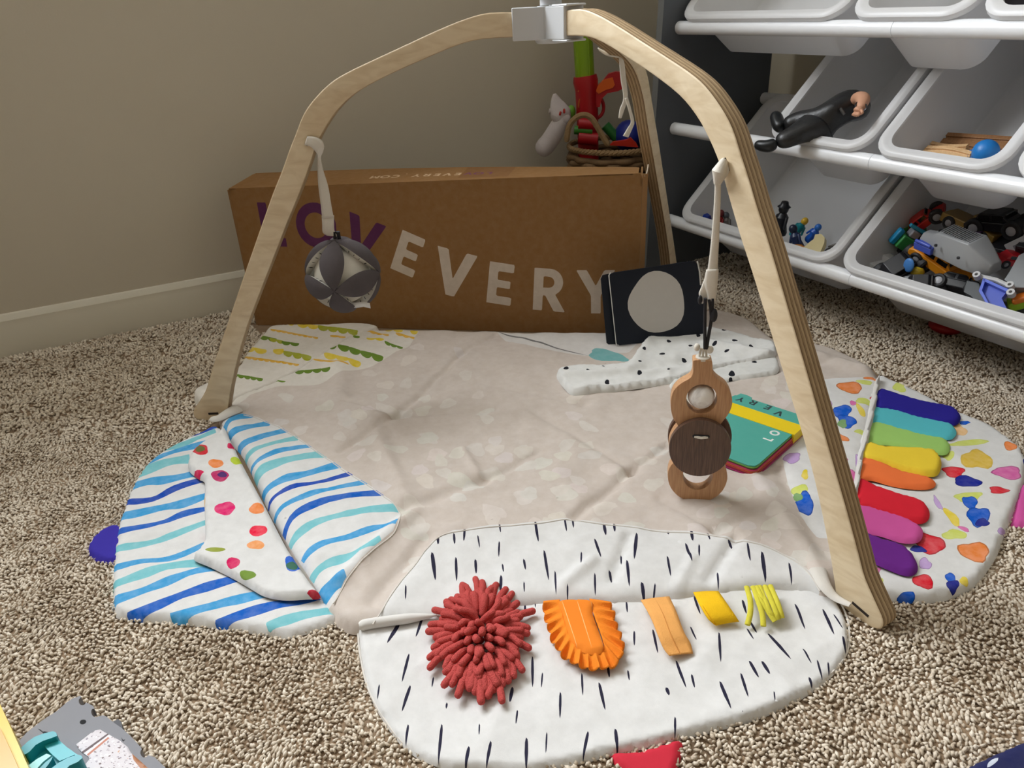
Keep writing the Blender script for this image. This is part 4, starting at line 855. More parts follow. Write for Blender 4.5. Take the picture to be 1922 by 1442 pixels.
def letter_at(ch, bl, up, col, bg, pats, wide=1.0):
    """bl, up: 2D bottom left corner and up vector (its length is the height)"""
    o, h, _ = glyph(ch); bl = np.array(bl, float); up = np.array(up, float); rt = np.array([up[1], -up[0]])*wide
    for p in o: pats.append(([tuple(bl+rt*x+up*y) for x, y in p], col, None, .004*np.hypot(*up)/.08))
    for p in h: pats.append(([tuple(bl+rt*x+up*y) for x, y in p], bg, None, .004*np.hypot(*up)/.08))
def letter_mid(ch, c, up, col, bg, pats, wide=1.0):
    w_ = glyph(ch)[2]; up = np.array(up, float); rt = np.array([up[1], -up[0]])*wide; letter_at(ch, np.array(c, float)-rt*w_/2-up/2, up, col, bg, pats, wide)
def vz(P, px):
    d = ray(*px); M_ = np.stack([[0, 0, 1], -d], 1); s_, *_ = np.linalg.lstsq(M_, CC-np.array([P[0], P[1], 0]), rcond=None); return s_[0]
BXL = at(484, 611, 0); BXR = at(1196, 618, .014); BXR[2] = 0; BXR = BXL+(BXR-BXL)*1.0
bx = (BXR-BXL); BW = np.linalg.norm(bx); bx /= BW; bn = np.array([-bx[1], bx[0], 0])
zL, zR = vz(BXL, (430, 354)), vz(BXR, (1207, 325)); DEP = .125
box = thing('cardboard_box', 'long brown cardboard box with large purple and white lettering by the wall', 'box', BXL+bx*BW/2+bn*DEP/2)
KR = C(144, 106, 64)
nfl = -bn
def face2(x, y):
    p = onplane(x, y, nfl, float(BXL@nfl)); return (float((p-BXL)@bx), float(p[2]))
HZ = lambda s_: zL+(zR-zL)*s_/BW
pp = []
PUR = C(92, 44, 84); WHI = C(206, 192, 176)
for ch, bl, tl, col in (('L', (497, 462), (482, 380), PUR), ('E', (733, 503), (756, 431), WHI), ('E', (913, 567), (920, 490), WHI), ('R', (1000, 581), (1003.6, 502), WHI), ('Y', (1083, 588), (1081.5, 507), WHI), ('V', (808, 545), (822, 461), WHI), ('V', (637, 476), (656, 397), PUR)):
    a = np.array(face2(*bl)); b = np.array(face2(*tl)); letter_at(ch, a, b-a, col, KR, pp, .92)
a = np.array(face2(593, 462)); b = np.array(face2(596, 383)); letter_mid('O', face2(593.5, 423), (b-a), PUR, KR, pp, .92)
ff = [(0, .001), (BW, .001), (BW, zR), (BW*.5, HZ(BW*.5)), (0, zL)]
patterned(ff, pp, .02, .004, lambda X, Y, D: BXL[None]+bx[None]*X[:, None]+ZV[None]*Y[:, None]-bn[None]*(.002*np.sin(PI*X/BW)*np.sin(PI*np.clip(Y/zL, 0, 1)))[:, None], M_KRAFT, 'front_panel', box, KR, thick=tuple(bn*.003), sm=60)
# lid
TLb, TRb = BXL+bn*DEP, BXR+bn*DEP; zbl, zbr = vz(TLb, (475, 322))-.004, vz(TRb, (1206, 314))
pp = []; top = [(0, 0), (BW-.008, 0), (BW-.008, DEP), (0, DEP)]
def top2(x, y):                      # photo pixel -> lid coordinates
    p = at(x, y, (zL+zR)/2+.004); return (float((p-BXL)@bx), float((p-BXL)@bn))
word = 'LOVEVERY.COM'; n_ = len(word)
TAPE = C(132, 94, 56)
s0, s1 = top2(872, 320)[0], top2(962, 320)[0]; pp.append(([(s0, .02), (s1, .02), (s1, DEP-.004), (s0, DEP-.004)], TAPE))
for i, ch in enumerate(word):
    t = i/(n_-1); x = 918+(703-918)*t; y = 324+(328-324)*t
    col = C(120, 70, 100) if i < 3 else C(206, 178, 146)
    bgc = TAPE if i < 3 else KR
    if ch == '.': y -= 2
    c = top2(x, y); letter_mid(ch, c, (0, -(.022 if ch != '.' else .005)) if ch != '.' else (0, -.018), col, bgc, pp, .95)
def lid(X, Y, D):
    u = X/BW; v = Y/DEP; z = (zL*(1-u)+zR*u)*(1-v)+(zbl*(1-u)+zbr*u)*v
    z = z+.006*np.sin(PI*np.clip(u, 0, 1))*v; return BXL[None]+bx[None]*X[:, None]+bn[None]*Y[:, None]+ZV[None]*z[:, None]
patterned(top, pp, .02, .004, lid, M_KRAFT, 'lid', box, KR, thick=(0, 0, -.003), sm=60)
MK = plain(KR, .8, .08, 30, .1, 200, 'kraft_board')
mb = MB(); mb.box((0, 0, 0), (1, 1, 1))
def slab(name, p, ax, la, ay, ly, az, lz, m, parent):
    mb = MB(); T = Matrix(((ax[0]*la, ay[0]*ly, az[0]*lz, p[0]), (ax[1]*la, ay[1]*ly, az[1]*lz, p[1]), (ax[2]*la, ay[2]*ly, az[2]*lz, p[2]), (0, 0, 0, 1))); mb.box((.5, .5, .5), (1, 1, 1), T); return mb.obj(name, m, parent)
slab('end_panel', BXL, bx, .004, bn, DEP, ZV, zL-.004, MK, box)
slab('end_panel', BXR-bx*.004, bx, .004, bn, DEP, ZV, zR-.012, MK, box)
slab('end_flap', BXR+bx*.0005-bn*.0, bx, .010, bn, .004, ZV, zR-.002, MK, box)
slab('end_flap', BXL-bx*.006+bn*.004, bx, .005, bn, .004, ZV, zL-.004, MK, box)
slab('back_panel', BXL+bn*(DEP-.004)+bx*.0045, bx, BW-.009, bn, .004, ZV, zbr-.012, MK, box)
slab('base_panel', BXL+bx*.005+bn*.004, bx, BW-.01, bn, DEP-.009, ZV, .004, MK, box)
mb = MB(); e1 = BXR+bx*.004
mb.tube([e1+ZV*(zR-.006), e1+bx*.004+bn*.01+ZV*(zR-.002), e1+bx*.006+bn*.03+ZV*(zR+.006), e1+bx*.006+bn*.05+ZV*(zR+.006)], .0014, 6); mb.obj('torn_edge', plain(C(205, 190, 170), .8, name='torn_paper'), box)

# ================================================================== TOY ORGANISER
def APZ(a, p, z): return RM((-1.085+a)*K, p*K, CH-(CH-z)*K)
Z0 = CH-CH/K
org = thing('toy_organizer', 'dark sided toy storage rack with white tubes along the right wall', 'storage rack', RM((-1.085+.41)*K, .97*K, 0))
M_PANEL = plain(C(86, 91, 97), .6, .08, 12, name='dark_laminate')
M_PEDGE = plain(C(112, 114, 114), .6, .05, 12, name='laminate_edge')
side = [(.846, Z0), (.850, .2), (.858, .45), (.866, .65), (.872, .86), (1.118, .86), (1.118, Z0)]
for a in (-.016, .82):
    mb = MB(); n = len(side); vs = [tuple(APZ(a, p, z)) for p, z in side]+[tuple(APZ(a+.015, p, z)) for p, z in side]
    mb.add(vs, [tuple(range(n)), tuple(range(2*n-1, n-1, -1))], 0); mb.add(vs, [(i, (i+1) % n, n+(i+1) % n, n+i) for i in range(n)], 1)
    mb.obj('side_panel', [M_PANEL, M_PEDGE], org, bevel=.0015)
BL_ = .285; RODZ = [.601, .440, .277]
for z in RODZ:
    for p, zz, nm in ((.900, z, 'front_rod'), (.886+BL_*.7314+.0209*.682, z+.0155+BL_*.682-.0209*.7314, 'back_rod')):
        mb = MB(); mb.tube([APZ(0, p, zz), APZ(.41, p, zz)], .0105*K, 20); mb.tube([APZ(.4108, p, zz), APZ(.82, p, zz)], .0105*K, 20); mb.tube([APZ(.40, p, zz), APZ(.42, p, zz)], .0098*K, 16)
        mb.obj(nm, WHITE_ROD, org, sm=50)
UV = EV*.7314+ZV*.6820; WV = EV*.6820-ZV*.7314
def rrect(x0, x1, y0, y1, r, n=6):
    out = []
    for cx, cy, a in ((x1-r, y1-r, 0), (x0+r, y1-r, 90), (x0+r, y0+r, 180), (x1-r, y0+r, 270)):
        for i in range(n+1): q = math.radians(a+90*i/n); out.append((cx+r*math.cos(q), cy+r*math.sin(q)))
    return out
class Bin: pass
def make_bin(name, s0, s1, row, label, depth=.115):
    O = APZ(s0, .886, RODZ[row]+.0155); Wd = s1-s0
    b = Bin(); b.O = O; b.W = Wd; T = Matrix(((DV[0]*K, UV[0]*K, WV[0]*K, O[0]), (DV[1]*K, UV[1]*K, WV[1]*K, O[1]), (DV[2]*K, UV[2]*K, WV[2]*K, O[2]), (0, 0, 0, 1))); b.T = T
    t = thing(name, label, 'storage bin', O+(DV*Wd/2+UV*BL_/2+WV*depth)*K, 'white plastic bins on the rack'); b.t = t
    def loop(i, w, r, fi=None): fi = i if fi is None else fi; return [(x, y, w) for x, y in rrect(i, Wd-i, fi, BL_-fi, r)]
    def loft(nm, L, mat, capa, capb):
        mb = MB(); n = len(L[0]); vs = [p for l in L for p in l]; fs = []
        for i in range(len(L)-1):
            for j in range(n): fs.append((i*n+j, i*n+(j+1) % n, (i+1)*n+(j+1) % n, (i+1)*n+j))
        if capa: fs.append(tuple(range(n)))
        if capb: fs.append(tuple((len(L)-1)*n+j for j in range(n)))
        mb.add(vs, fs, 0, T); return mb.obj(nm, mat, t, sm=45)
    loft('tub', [loop(.034, depth, .020, .026), loop(.030, depth-.004, .022, .022), loop(.0135, .007, .022), loop(.0155, .0065, .020), loop(.032, depth-.006, .020, .024), loop(.036, depth-.003, .018, .028)], WHITE_PL, True, True)
    loft('rim', [loop(.0135, .009, .022), loop(.003, .0095, .030), loop(.001, .0105, .032), loop(0, .009, .033), loop(0, .003, .033), loop(.003, .0003, .031), loop(.0065, 0, .029), loop(.010, .0018, .026), loop(.0155, .0035, .020), loop(.0155, .009, .020), loop(.0135, .009, .022)], WHITE_PL, False, False)
    b.px = lambda x, y, w: onplane(x, y, WV, float(O@WV)+w*K)
    b.l = lambda p: ((p-O)@DV/K, (p-O)@UV/K, (p-O)@WV/K)
    return b
bins = {}
bins['t1'] = make_bin('storage_bin', .006, .330, 0, 'wide white bin on the top tier beside the dark side panel', .100)
bins['t2'] = make_bin('storage_bin', .340, .505, 0, 'narrow white bin in the middle of the top tier')
bins['t3'] = make_bin('storage_bin', .512, .677, 0, 'narrow white top-tier bin cut off by the right picture edge')
bins['m1'] = make_bin('storage_bin', .222, .400, 1, 'narrow white middle-tier bin holding a black-clad action figure')
bins['m2'] = make_bin('storage_bin', .408, .582, 1, 'narrow white middle-tier bin holding wooden train track pieces')
bins['m3'] = make_bin('storage_bin', .590, .764, 1, 'narrow white middle-tier bin cut off at the right picture edge')
bins['b1'] = make_bin('storage_bin', .030, .376, 2, 'wide white bottom-tier bin holding a few small figurines', .125)
bins['b2'] = make_bin('storage_bin', .384, .730, 2, 'wide white bottom-tier bin heaped with toy vehicles', .130)

# ------------------------------------------------------------------ small toys
def PLS(c, r=.35): return plain(c, r, .04, 40, name='toy_plastic')
BLK = C(30, 30, 33)
def frame(p, xdir, zdir):
    x = Vector([float(v) for v in xdir]).normalized(); z = Vector([float(v) for v in zdir]); z = (z-x*z.dot(x)).normalized(); y = z.cross(x)
    return Matrix(((x[0], y[0], z[0], p[0]), (x[1], y[1], z[1], p[1]), (x[2], y[2], z[2], p[2]), (0, 0, 0, 1)))
def set_T(t, T): t.matrix_basis = T
def toy_car(T, L, col, label, name='toy_car', cat='toy car', group=None, glass=BLK, hub=C(150, 150, 155), big=1.0, kind='car', wheelcol=BLK):
    t = thing(name, label, cat, (0, 0, 0), group); set_T(t, T)
    h = L*.16; w_ = L*.42; m = PLS(col); bot = L*.08*big
    mb = MB(); prof_ = [(-.5, .0), (.5, .0), (.5, .5), (.42, .8), (.1, 1), (-.42, 1), (-.5, .7)] if kind != 'truck' else [(-.5, 0), (.5, 0), (.5, .9), (.2, 1), (-.5, 1)]
    n = len(prof_); P_ = [(x*L, y*h+bot) for x, y in prof_]
    mb.add([(x, -w_/2, z) for x, z in P_]+[(x, w_/2, z) for x, z in P_], [tuple(range(n)), tuple(range(2*n-1, n-1, -1))]+[(i, (i+1) % n, n+(i+1) % n, n+i) for i in range(n)]); mb.obj('body', m, t, True, bevel=L*.02)
    cab = [(-.36, 0), (.24, 0), (.10, .95), (-.24, 1)] if kind == 'car' else [(.0, 0), (.38, 0), (.30, 1.2), (.02, 1.2)]
    mb = MB(); P_ = [(x*L, bot+h+y*h*.85) for x, y in cab]; w2 = w_*.84; n = 4
    mb.add([(x, -w2/2, z) for x, z in P_]+[(x, w2/2, z) for x, z in P_], [tuple(range(n)), tuple(range(2*n-1, n-1, -1))]+[(i, (i+1) % n, n+(i+1) % n, n+i) for i in range(n)]); mb.obj('cabin', m, t, True, bevel=L*.012)
    mb = MB()
    for sgn in (-1, 1):
        x0, x1 = (-.27, .16) if kind == 'car' else (.05, .31)
        z0, z1 = bot+h*1.12, bot+h*1.65
        for xa, xb in ((x0, (x0+x1)/2-.01), ((x0+x1)/2+.01, x1)):
            mb.box(((xa+xb)/2*L, sgn*w2*.5, (z0+z1)/2), ((xb-xa)*L*.86, L*.012, z1-z0))
    mb.box(((cab[1][0]+cab[2][0])/2*L+.004*L, 0, bot+h*1.45), (L*.03, w2*.8, h*.55)); mb.obj('window_panes', PLS(glass, .15), t, True)
    r = L*.115*big
    for sx in (-.31, .31):
        for sy in (-1, 1):
            mb = MB(); T2 = Matrix.Translation((sx*L, sy*(w_/2-.1*r), r)) @ Matrix.Rotation(PI/2, 4, 'X'); ww = L*.05*big
            mb.lathe([(0, -ww), (r*.85, -ww), (r, -ww*.6), (r, ww*.6), (r*.85, ww), (r*.62, ww), (r*.6, ww*.7), (0, ww*.7)], 20, 0, T2); mb.lathe([(0, -ww*1.05), (r*.5, -ww*1.05), (r*.3, -ww*.9), (0, -ww*.9)], 14, 1, T2); mb.lathe([(0, ww*.72), (r*.5, ww*.75), (r*.3, ww*1.0), (0, ww*1.0)], 14, 1, T2)
            mb.obj('wheel', [PLS(wheelcol, .6), PLS(hub, .3)], t, True)
    return t
def lump(name, label, cat, p, r, col, T=None, group=None, rough=.4):
    mb = MB(); rd = random.Random(int(p[0]*9999)); mb.ell((0, 0, 0), r, 18, 12)
    v2 = []
    o = mb.obj(name, PLS(col, rough), None, sm=180); o.matrix_basis = T if T is not None else Matrix.Translation(Vector([float(c) for c in p])); setp(o, label, cat, group); return o
b2 = bins['b2']; b1 = bins['b1']
def onb(b, x, y, w): return b.px(x, y, w)
def fr(b, x, y, w, yaw=0, pitch=0, roll=0, ref='bin'):
    p = onb(b, x, y, w); base = Matrix(((DV[0], EV[0], 0, p[0]), (DV[1], EV[1], 0, p[1]), (0, 0, 1, p[2]), (0, 0, 0, 1)))
    return base @ Matrix.Rotation(math.radians(yaw), 4, 'Z') @ Matrix.Rotation(math.radians(pitch), 4, 'Y') @ Matrix.Rotation(math.radians(roll), 4, 'X') @ Matrix.Scale(K, 4)
G2 = 'toy vehicles heaped in the wide bottom bin'
toy_car(fr(b2, 1748, 425, .058, 20, -50, 20), .062, C(176, 26, 22), 'red rounded toy truck with fat black tyres at the back left of the heap', 'toy_truck', 'toy truck', G2, big=1.5, kind='car')
toy_car(fr(b2, 1698, 440, .064, 40, 5, 10), .052, C(62, 140, 48), 'green toy tractor with flat roof left in the vehicle bin', 'toy_tractor', 'toy tractor', G2, kind='truck', big=1.3)
toy_car(fr(b2, 1668, 468, .066, 150, 20, 40), .050, C(70, 160, 70), 'light green toy buggy with one black wheel up', 'toy_buggy', 'toy car', G2, big=1.6)
toy_car(fr(b2, 1764, 506, .062, 5, 22, 18), .088, C(232, 148, 30), 'orange toy car with black windows under the grey toy hull', 'toy_car', 'toy car', G2)
toy_car(fr(b2, 1696, 512, .055, 60, -35, 30), .075, C(34, 34, 38), 'black toy kart lying nose up on the left of the heap', 'toy_kart', 'toy car', G2, big=1.5, hub=C(50, 50, 54))
toy_car(fr(b2, 1662, 524, .062, 20, 0, -70), .052, C(208, 30, 30), 'tiny red and black toy racer with red wheels by the bin front', 'toy_racer', 'toy car', G2, hub=C(224, 50, 40), wheelcol=C(200, 30, 30))
toy_car(fr(b2, 1790, 556, .060, 10, 0, -40), .070, C(32, 33, 36), 'black toy car with a chrome hub by the bin front edge', 'toy_car', 'toy car', G2, hub=C(190, 190, 195), big=1.3)
toy_car(fr(b2, 1820, 440, .060, 0, 12, 0), .080, C(150, 118, 54), 'dull yellow toy van behind the grey toy hull', 'toy_van', 'toy van', G2, kind='truck')
toy_car(fr(b2, 1878, 440, .055, 0, -8, 10), .080, C(32, 32, 36), 'black toy hot rod at the back right of the heap', 'toy_car', 'toy car', G2, big=1.4, hub=C(160, 160, 165))
toy_car(fr(b2, 1898, 500, .060, 60, 10, 10), .05, C(200, 34, 44), 'small red toy car wedged beside the grey toy hull', 'toy_car', 'toy car', G2)
toy_car(fr(b2, 1736, 538, .050, 30, -10, 50), .055, C(36, 36, 40), 'dark toy car on its side left of the chrome hub car', 'toy_car', 'toy car', G2, hub=C(60, 60, 66))
toy_car(fr(b2, 1842, 468, .062, 80, 10, -20), .060, C(60, 36, 70), 'purple black toy racer behind the grey toy hull', 'toy_racer', 'toy car', G2)
toy_car(fr(b2, 1918, 480, .068, 0, 0, 30), .070, C(40, 40, 44), 'charcoal toy truck at the right picture edge', 'toy_truck', 'toy truck', G2, kind='truck')
toy_car(fr(b2, 1656, 504, .060, 80, 0, 10), .046, C(206, 206, 206), 'white and black toy bus in the left front corner', 'toy_bus', 'toy bus', G2, kind='truck', wheelcol=C(196, 30, 30), hub=C(226, 60, 50))
# blue and green little robot
def box_toy(T, parts, name, label, cat, group=None):
    t = thing(name, label, cat, (0, 0, 0), group); set_T(t, T)
    for pn, c, s_, col, bev in parts:
        mb = MB(); mb.box(c, s_); mb.obj(pn, PLS(col), t, True, bevel=bev)
    return t
k = .001
box_toy(fr(b2, 1690, 466, .052, 60, 30, 10), [('torso', (0, 0, .010), (.026, .018, .020), C(60, 150, 80), .002), ('head', (0, 0, .026), (.014, .014, .011), C(150, 150, 158), .002), ('arm', (.018, 0, .012), (.008, .010, .024), C(30, 140, 190), .002), ('arm', (-.018, 0, .012), (.008, .010, .024), C(30, 140, 190), .002), ('crest', (0, 0, .034), (.028, .006, .005), C(40, 160, 200), .001)], 'toy_robot', 'small blue and green toy robot among the vehicles', 'toy robot')
# grey hull
def hull():
    p0 = b2.px(1738, 443, .015); p1 = b2.px(1870, 500, .015); xd = p1-p0; L = np.linalg.norm(xd)/K; T = frame((p0+p1)/2, xd, -WV*.6+ZV*.9+DV*.15) @ Matrix.Scale(K, 4)
    t = thing('toy_spaceship_hull', 'big light grey faceted toy hull with blue side, on top of the vehicle heap', 'toy', (0, 0, 0)); set_T(t, T)
    g = PLS(C(156, 158, 160), .4); mb = MB(); secs = [(-.5, .20, .05, .008), (-.34, .23, .05, .012), (-.22, .30, .12, .022), (.22, .34, .14, .026), (.38, .30, .10, .014), (.5, .16, .05, .004)]
    ring = lambda x, w_, tw, h: [(x*L, -w_*L*.55, -.010), (x*L, w_*L*.55, -.010), (x*L, w_*L*.5, .002), (x*L, tw*L, h), (x*L, -tw*L, h), (x*L, -w_*L*.5, .002)]
    R_ = [ring(*s_) for s_ in secs]; vs = [p for r in R_ for p in r]; fs = [tuple(range(5, -1, -1)), tuple((len(R_)-1)*6+i for i in range(6))]
    for i in range(len(R_)-1):
        for j in range(6): fs.append((i*6+j, i*6+(j+1) % 6, (i+1)*6+(j+1) % 6, (i+1)*6+j))
    mb.add(vs, fs); mb.obj('shell', g, t, True, bevel=.0018, sm=0)
    mb = MB()
    for i in range(14): mb.box((L*(-.19+.03*i), 0, .0255), (L*.012, L*.2, .0016))
    mb.obj('grille', PLS(C(128, 130, 132)), t, True)
    mb = MB(); mb.box((-.36*L, -.15*L, -.004), (L*.26, L*.10, .010)); mb.tube([(-.47*L, -.19*L, .004), (-.24*L, -.19*L, .004)], .0025, 8); mb.obj('blue_side', PLS(C(70, 90, 190)), t, True, bevel=.001)
    mb = MB(); mb.lathe([(0, -.001), (.003, -.001), (.003, .001), (0, .001)], 12, 0, Matrix.Translation((-.33*L, .05*L, .0125))); mb.lathe([(0, -.001), (.002, -.001), (.002, .001), (0, .001)], 12, 0, Matrix.Translation((-.16*L, -.2*L, .0105))); mb.lathe([(0, -.001), (.002, -.001), (.002, .001), (0, .001)], 12, 0, Matrix.Translation((.2*L, -.24*L, .0105))); mb.obj('screw_hole', PLS(BLK), t, True)
hull()
def plate_px(name, label, cat, b, px, w, th, col, parts=(), group=None, bev=.001, parent=None):
    """flat moulded piece lying in a bin, outline traced at its depth w, thickness th towards the viewer"""
    P_ = [b.l(b.px(x, y, w)) for x, y in px]; poly = [(p[0], p[1]) for p in P_]
    mb = MB(); mb.prism(poly, w, w+th, 0, b.T); o = mb.obj(name, PLS(col), parent, bevel=bev)
    if label: setp(o, label, cat, group)
    return o
bp = plate_px('toy_wing', 'bright blue moulded toy wing panel near the bin front', 'toy part', b2, [(1845, 524), (1860, 528), (1892, 545), (1880, 560), (1891, 582), (1870, 578), (1855, 573), (1838, 545)], .012, .006, C(66, 88, 190))
plate_px('raised_edge', None, None, b2, [(1845, 523), (1850, 524), (1843, 545), (1858, 574), (1853, 573), (1837, 546)], .006, .008, C(84, 108, 214), parent=bp)
plate_px('raised_edge', None, None, b2, [(1846, 522), (1893, 543), (1891, 548), (1845, 527)], .006, .008, C(84, 108, 214), parent=bp)
plate_px('toy_block', 'dark grey toy block left of the blue wing panel', 'toy part', b2, [(1815, 527), (1838, 532), (1840, 548), (1852, 572), (1835, 568), (1822, 555), (1809, 548)], .020, .02, C(66, 70, 72), bev=.003)
plate_px('folding_toy', 'light grey folding toy arm at the right picture edge', 'toy part', b2, [(1885, 525), (1895, 510), (1912, 480), (1930, 470), (1945, 480), (1940, 540), (1905, 540)], .016, .012, C(140, 142, 144), bev=.002)
mb = MB()
for x, y in ((1834, 518), (1896, 537), (1898, 551)): 
    p = b2.px(x, y, .010); mb.lathe([(.002, -.004), (.0045, -.004), (.0045, .004), (.002, .004)], 14, 0, frame(p, DV, -WV) @ Matrix.Scale(K, 4), closed=True)
mb.tube([b2.px(1840, 519, .013), b2.px(1870, 526, .013), b2.px(1896, 538, .013)], .003*K, 8); mb.tube([b2.px(1896, 538, .013), b2.px(1898, 551, .013)], .003*K, 8); setp(mb.obj('toy_linkage', PLS(C(196, 196, 196)), None), 'pale grey hinge bar linking the toy hull and the blue panel', 'toy part')
box_toy(fr(b2, 1918, 566, .035, 30, -30, 20), [('frame', (0, 0, 0), (.030, .018, .012), C(160, 200, 40), .003), ('shell', (.002, -.002, .007), (.022, .014, .008), C(240, 130, 40), .003)], 'toy_pod', 'lime and orange toy piece at the right picture edge', 'toy part')
box_toy(fr(b2, 1914, 462, .045, 10, -40, 0), [('plate', (0, 0, 0), (.030, .004, .020), C(190, 190, 192), .001), ('print', (0, -.0025, 0), (.012, .001, .008), C(120, 120, 126), .0003)], 'toy_sign', 'pale grey toy plate at the back right of the heap', 'toy part')
setp(lump('toy_ball_piece', 'small yellow toy knob beside the orange toy car', 'toy part', b2.px(1722, 512, .045), (.009*K,)*3, C(220, 190, 50)))
setp(lump('toy_disc', 'small blue oval toy disc on the black toy kart', 'toy part', b2.px(1706, 498, .025), (.008*K, .003*K, .010*K), C(70, 130, 200)))
# dark toys filling the bottom of the heap
for i, (x, y, w, r, lb) in enumerate([(1730, 540, .078, (.030, .020, .012), 'black toy wheel base deep under the orange toy car'), (1850, 470, .080, (.045, .024, .010), 'black toy chassis deep under the grey toy hull'), (1905, 590, .070, (.026, .016, .014), 'dark grey rounded toy right of the blue wing panel'), (1672, 530, .070, (.016, .014, .010), 'black toy body under the tiny red racer')]):
    p = b2.px(x, y, w); lump('toy_chassis', lb, 'toy part', p, r, BLK, fr(b2, x, y, w, 10*i, 10, 0))
# bottom left bin figurines
def figurine(T, h, body, head, label, hat=None, group='small figurines in the wide bottom bin'):
    t = thing('figurine', label, 'figurine', (0, 0, 0), group); set_T(t, T)
    mb = MB(); mb.lathe([(0, 0), (h*.20, 0), (h*.22, h*.08), (h*.16, h*.35), (h*.19, h*.55), (h*.10, h*.68), (0, h*.68)], 18); mb.obj('body', PLS(body), t, True)
    mb = MB(); mb.ell((0, 0, h*.80), (h*.15, h*.15, h*.17), 14, 10); mb.obj('head', PLS(head), t, True)
    mb = MB(); mb.capsule((h*.17, 0, h*.55), (h*.24, -h*.10, h*.28), h*.055, h*.045, 8); mb.obj('arm', PLS(body), t, True)
    mb = MB(); mb.capsule((-h*.17, 0, h*.55), (-h*.24, -h*.10, h*.28), h*.055, h*.045, 8); mb.obj('arm', PLS(body), t, True)
    if hat: mb = MB(); mb.lathe([(0, h*.86), (h*.2, h*.86), (h*.13, h*.92), (h*.10, h*1.02), (0, h*1.04)], 14); mb.obj('hat', PLS(hat), t, True)
figurine(fr(b1, 1462, 440, .060, 0, 5, 0), .055, C(24, 28, 36), C(26, 28, 34), 'dark standing figurine, tallest in the left heap', C(24, 26, 34))
figurine(fr(b1, 1440, 446, .070, 0, -50, 0), .045, C(150, 60, 50), C(170, 130, 90), 'reddish figurine lying behind the arch leg')
figurine(fr(b1, 1488, 444, .062, 40, 30, 0), .038, C(20, 130, 140), C(220, 180, 50), 'teal figurine with a yellow head')
figurine(fr(b1, 1500, 470, .060, 0, -20, 10), .045, C(26, 44, 84), C(24, 36, 60), 'dark navy spiky figurine in the middle of the heap')
figurine(fr(b1, 1518, 452, .062, 0, 30, 0), .036, C(30, 90, 190), C(40, 110, 200), 'bright blue figurine behind the tan one')
figurine(fr(b1, 1480, 474, .055, 20, 70, 0), .042, C(196, 130, 60), C(214, 166, 110), 'orange brown figurine lying by the bin front')
figurine(fr(b1, 1553, 476, .062, 20, 50, 0), .034, C(120, 116, 112), C(130, 126, 122), 'grey figurine at the right corner of the bin')
figurine(fr(b1, 1346, 432, .066, 10, 10, 0), .040, C(150, 34, 34), C(110, 30, 34), 'dark red figurine left of the arch leg')
figurine(fr(b1, 1368, 436, .072, 0, -20, 0), .038, C(90, 84, 80), C(80, 84, 90), 'grey brown figurine left of the arch leg')
p = plate_px('wooden_bear', 'flat cream wooden bear shape standing against the bin corner', 'wooden toy', b1, [(1506, 480), (1509, 464), (1520, 454), (1527, 449), (1530, 440), (1541, 439), (1548, 446), (1547, 456), (1541, 470), (1532, 488)], .030, .008, C(206, 190, 140), bev=.002)
T = fr(b1, 1326, 424, .045, 20, 0, 0); mb = MB(); mb.prism([(-.016, -.006), (.012, -.006), (.004, .018), (-.004, .022)], -.006, .006, 0, T @ Matrix.Rotation(PI/2, 4, 'X')); setp(mb.obj('toy_wedge', PLS(C(28, 56, 150)), None, bevel=.0015), 'blue toy wedge at the left corner of the bin', 'toy block')
# bin with train tracks
m2 = bins['m2']; M_TRK = grain('toy_track_wood', C(206, 164, 116), C(226, 188, 140), (60, 60, 8)); M_TRK2 = grain('toy_track_brown', C(140, 96, 58), C(164, 118, 76), (60, 60, 8))
def track(p0, p1, wid, th, m, label, up, bend=.0):
    """curved wooden track with two wheel grooves and a round socket at its end"""
    xd = p1-p0; L = float(np.linalg.norm(xd))/K; T = frame(p0, xd, up) @ Matrix.Scale(K, 4); n = 20; cols_ = [(-.5, 0), (-.30, 0), (-.30, -.25), (-.18, -.25), (-.18, 0), (.18, 0), (.18, -.25), (.30, -.25), (.30, 0), (.5, 0), (.5, -1), (-.5, -1)]
    vs = []; fs = []; k_ = len(cols_)
    for i in range(n+1):
        x = L*i/n; y0 = bend*math.sin(PI*i/n)
        for a, b_ in cols_: vs.append((x, y0+a*wid, b_*th))
    for i in range(n):
        for j in range(k_): fs.append((i*k_+j, i*k_+(j+1) % k_, (i+1)*k_+(j+1) % k_, (i+1)*k_+j))
    fs += [tuple(range(k_-1, -1, -1)), tuple(n*k_+j for j in range(k_))]
    mb = MB(); mb.add(vs, fs, 0, T); mb.tube([(L+.0, 0, -th*.5), (L+.004, 0, -th*.5)], th*.3, 8, 0, True, T); mb.ell((L+.006, 0, -th*.5), (.004, .004, th*.45), 12, 8, 0, T)
    o = mb.obj('toy_train_track', m, None, bevel=.0006); setp(o, label, 'toy train track', 'wooden train track pieces in a bin'); return o
track(m2.px(1728, 286, .045), m2.px(1812, 298, .045), .030, .010, M_TRK, 'pale wooden track piece, topmost and nearest in the bin', ZV*.9-EV*.5, .004)
track(m2.px(1738, 276, .058), m2.px(1806, 282, .058), .028, .010, M_TRK, 'pale wooden track piece directly under the topmost one', ZV*.9-EV*.5, -.004)
track(m2.px(1762, 264, .074), m2.px(1900, 274, .074), .030, .010, M_TRK2, 'brown wooden track piece at the back of the bin', ZV*.8-EV*.7, .0)
lump('blue_ball', 'round blue toy ball at the right of the track pieces', 'ball', m2.px(1850, 286, .050), (.0155*K,)*3, C(24, 120, 196)); lump('blue_ball', 'smaller blue toy ball half hidden under the track', 'ball', m2.px(1826, 300, .062), (.013*K,)*3, C(20, 104, 180))
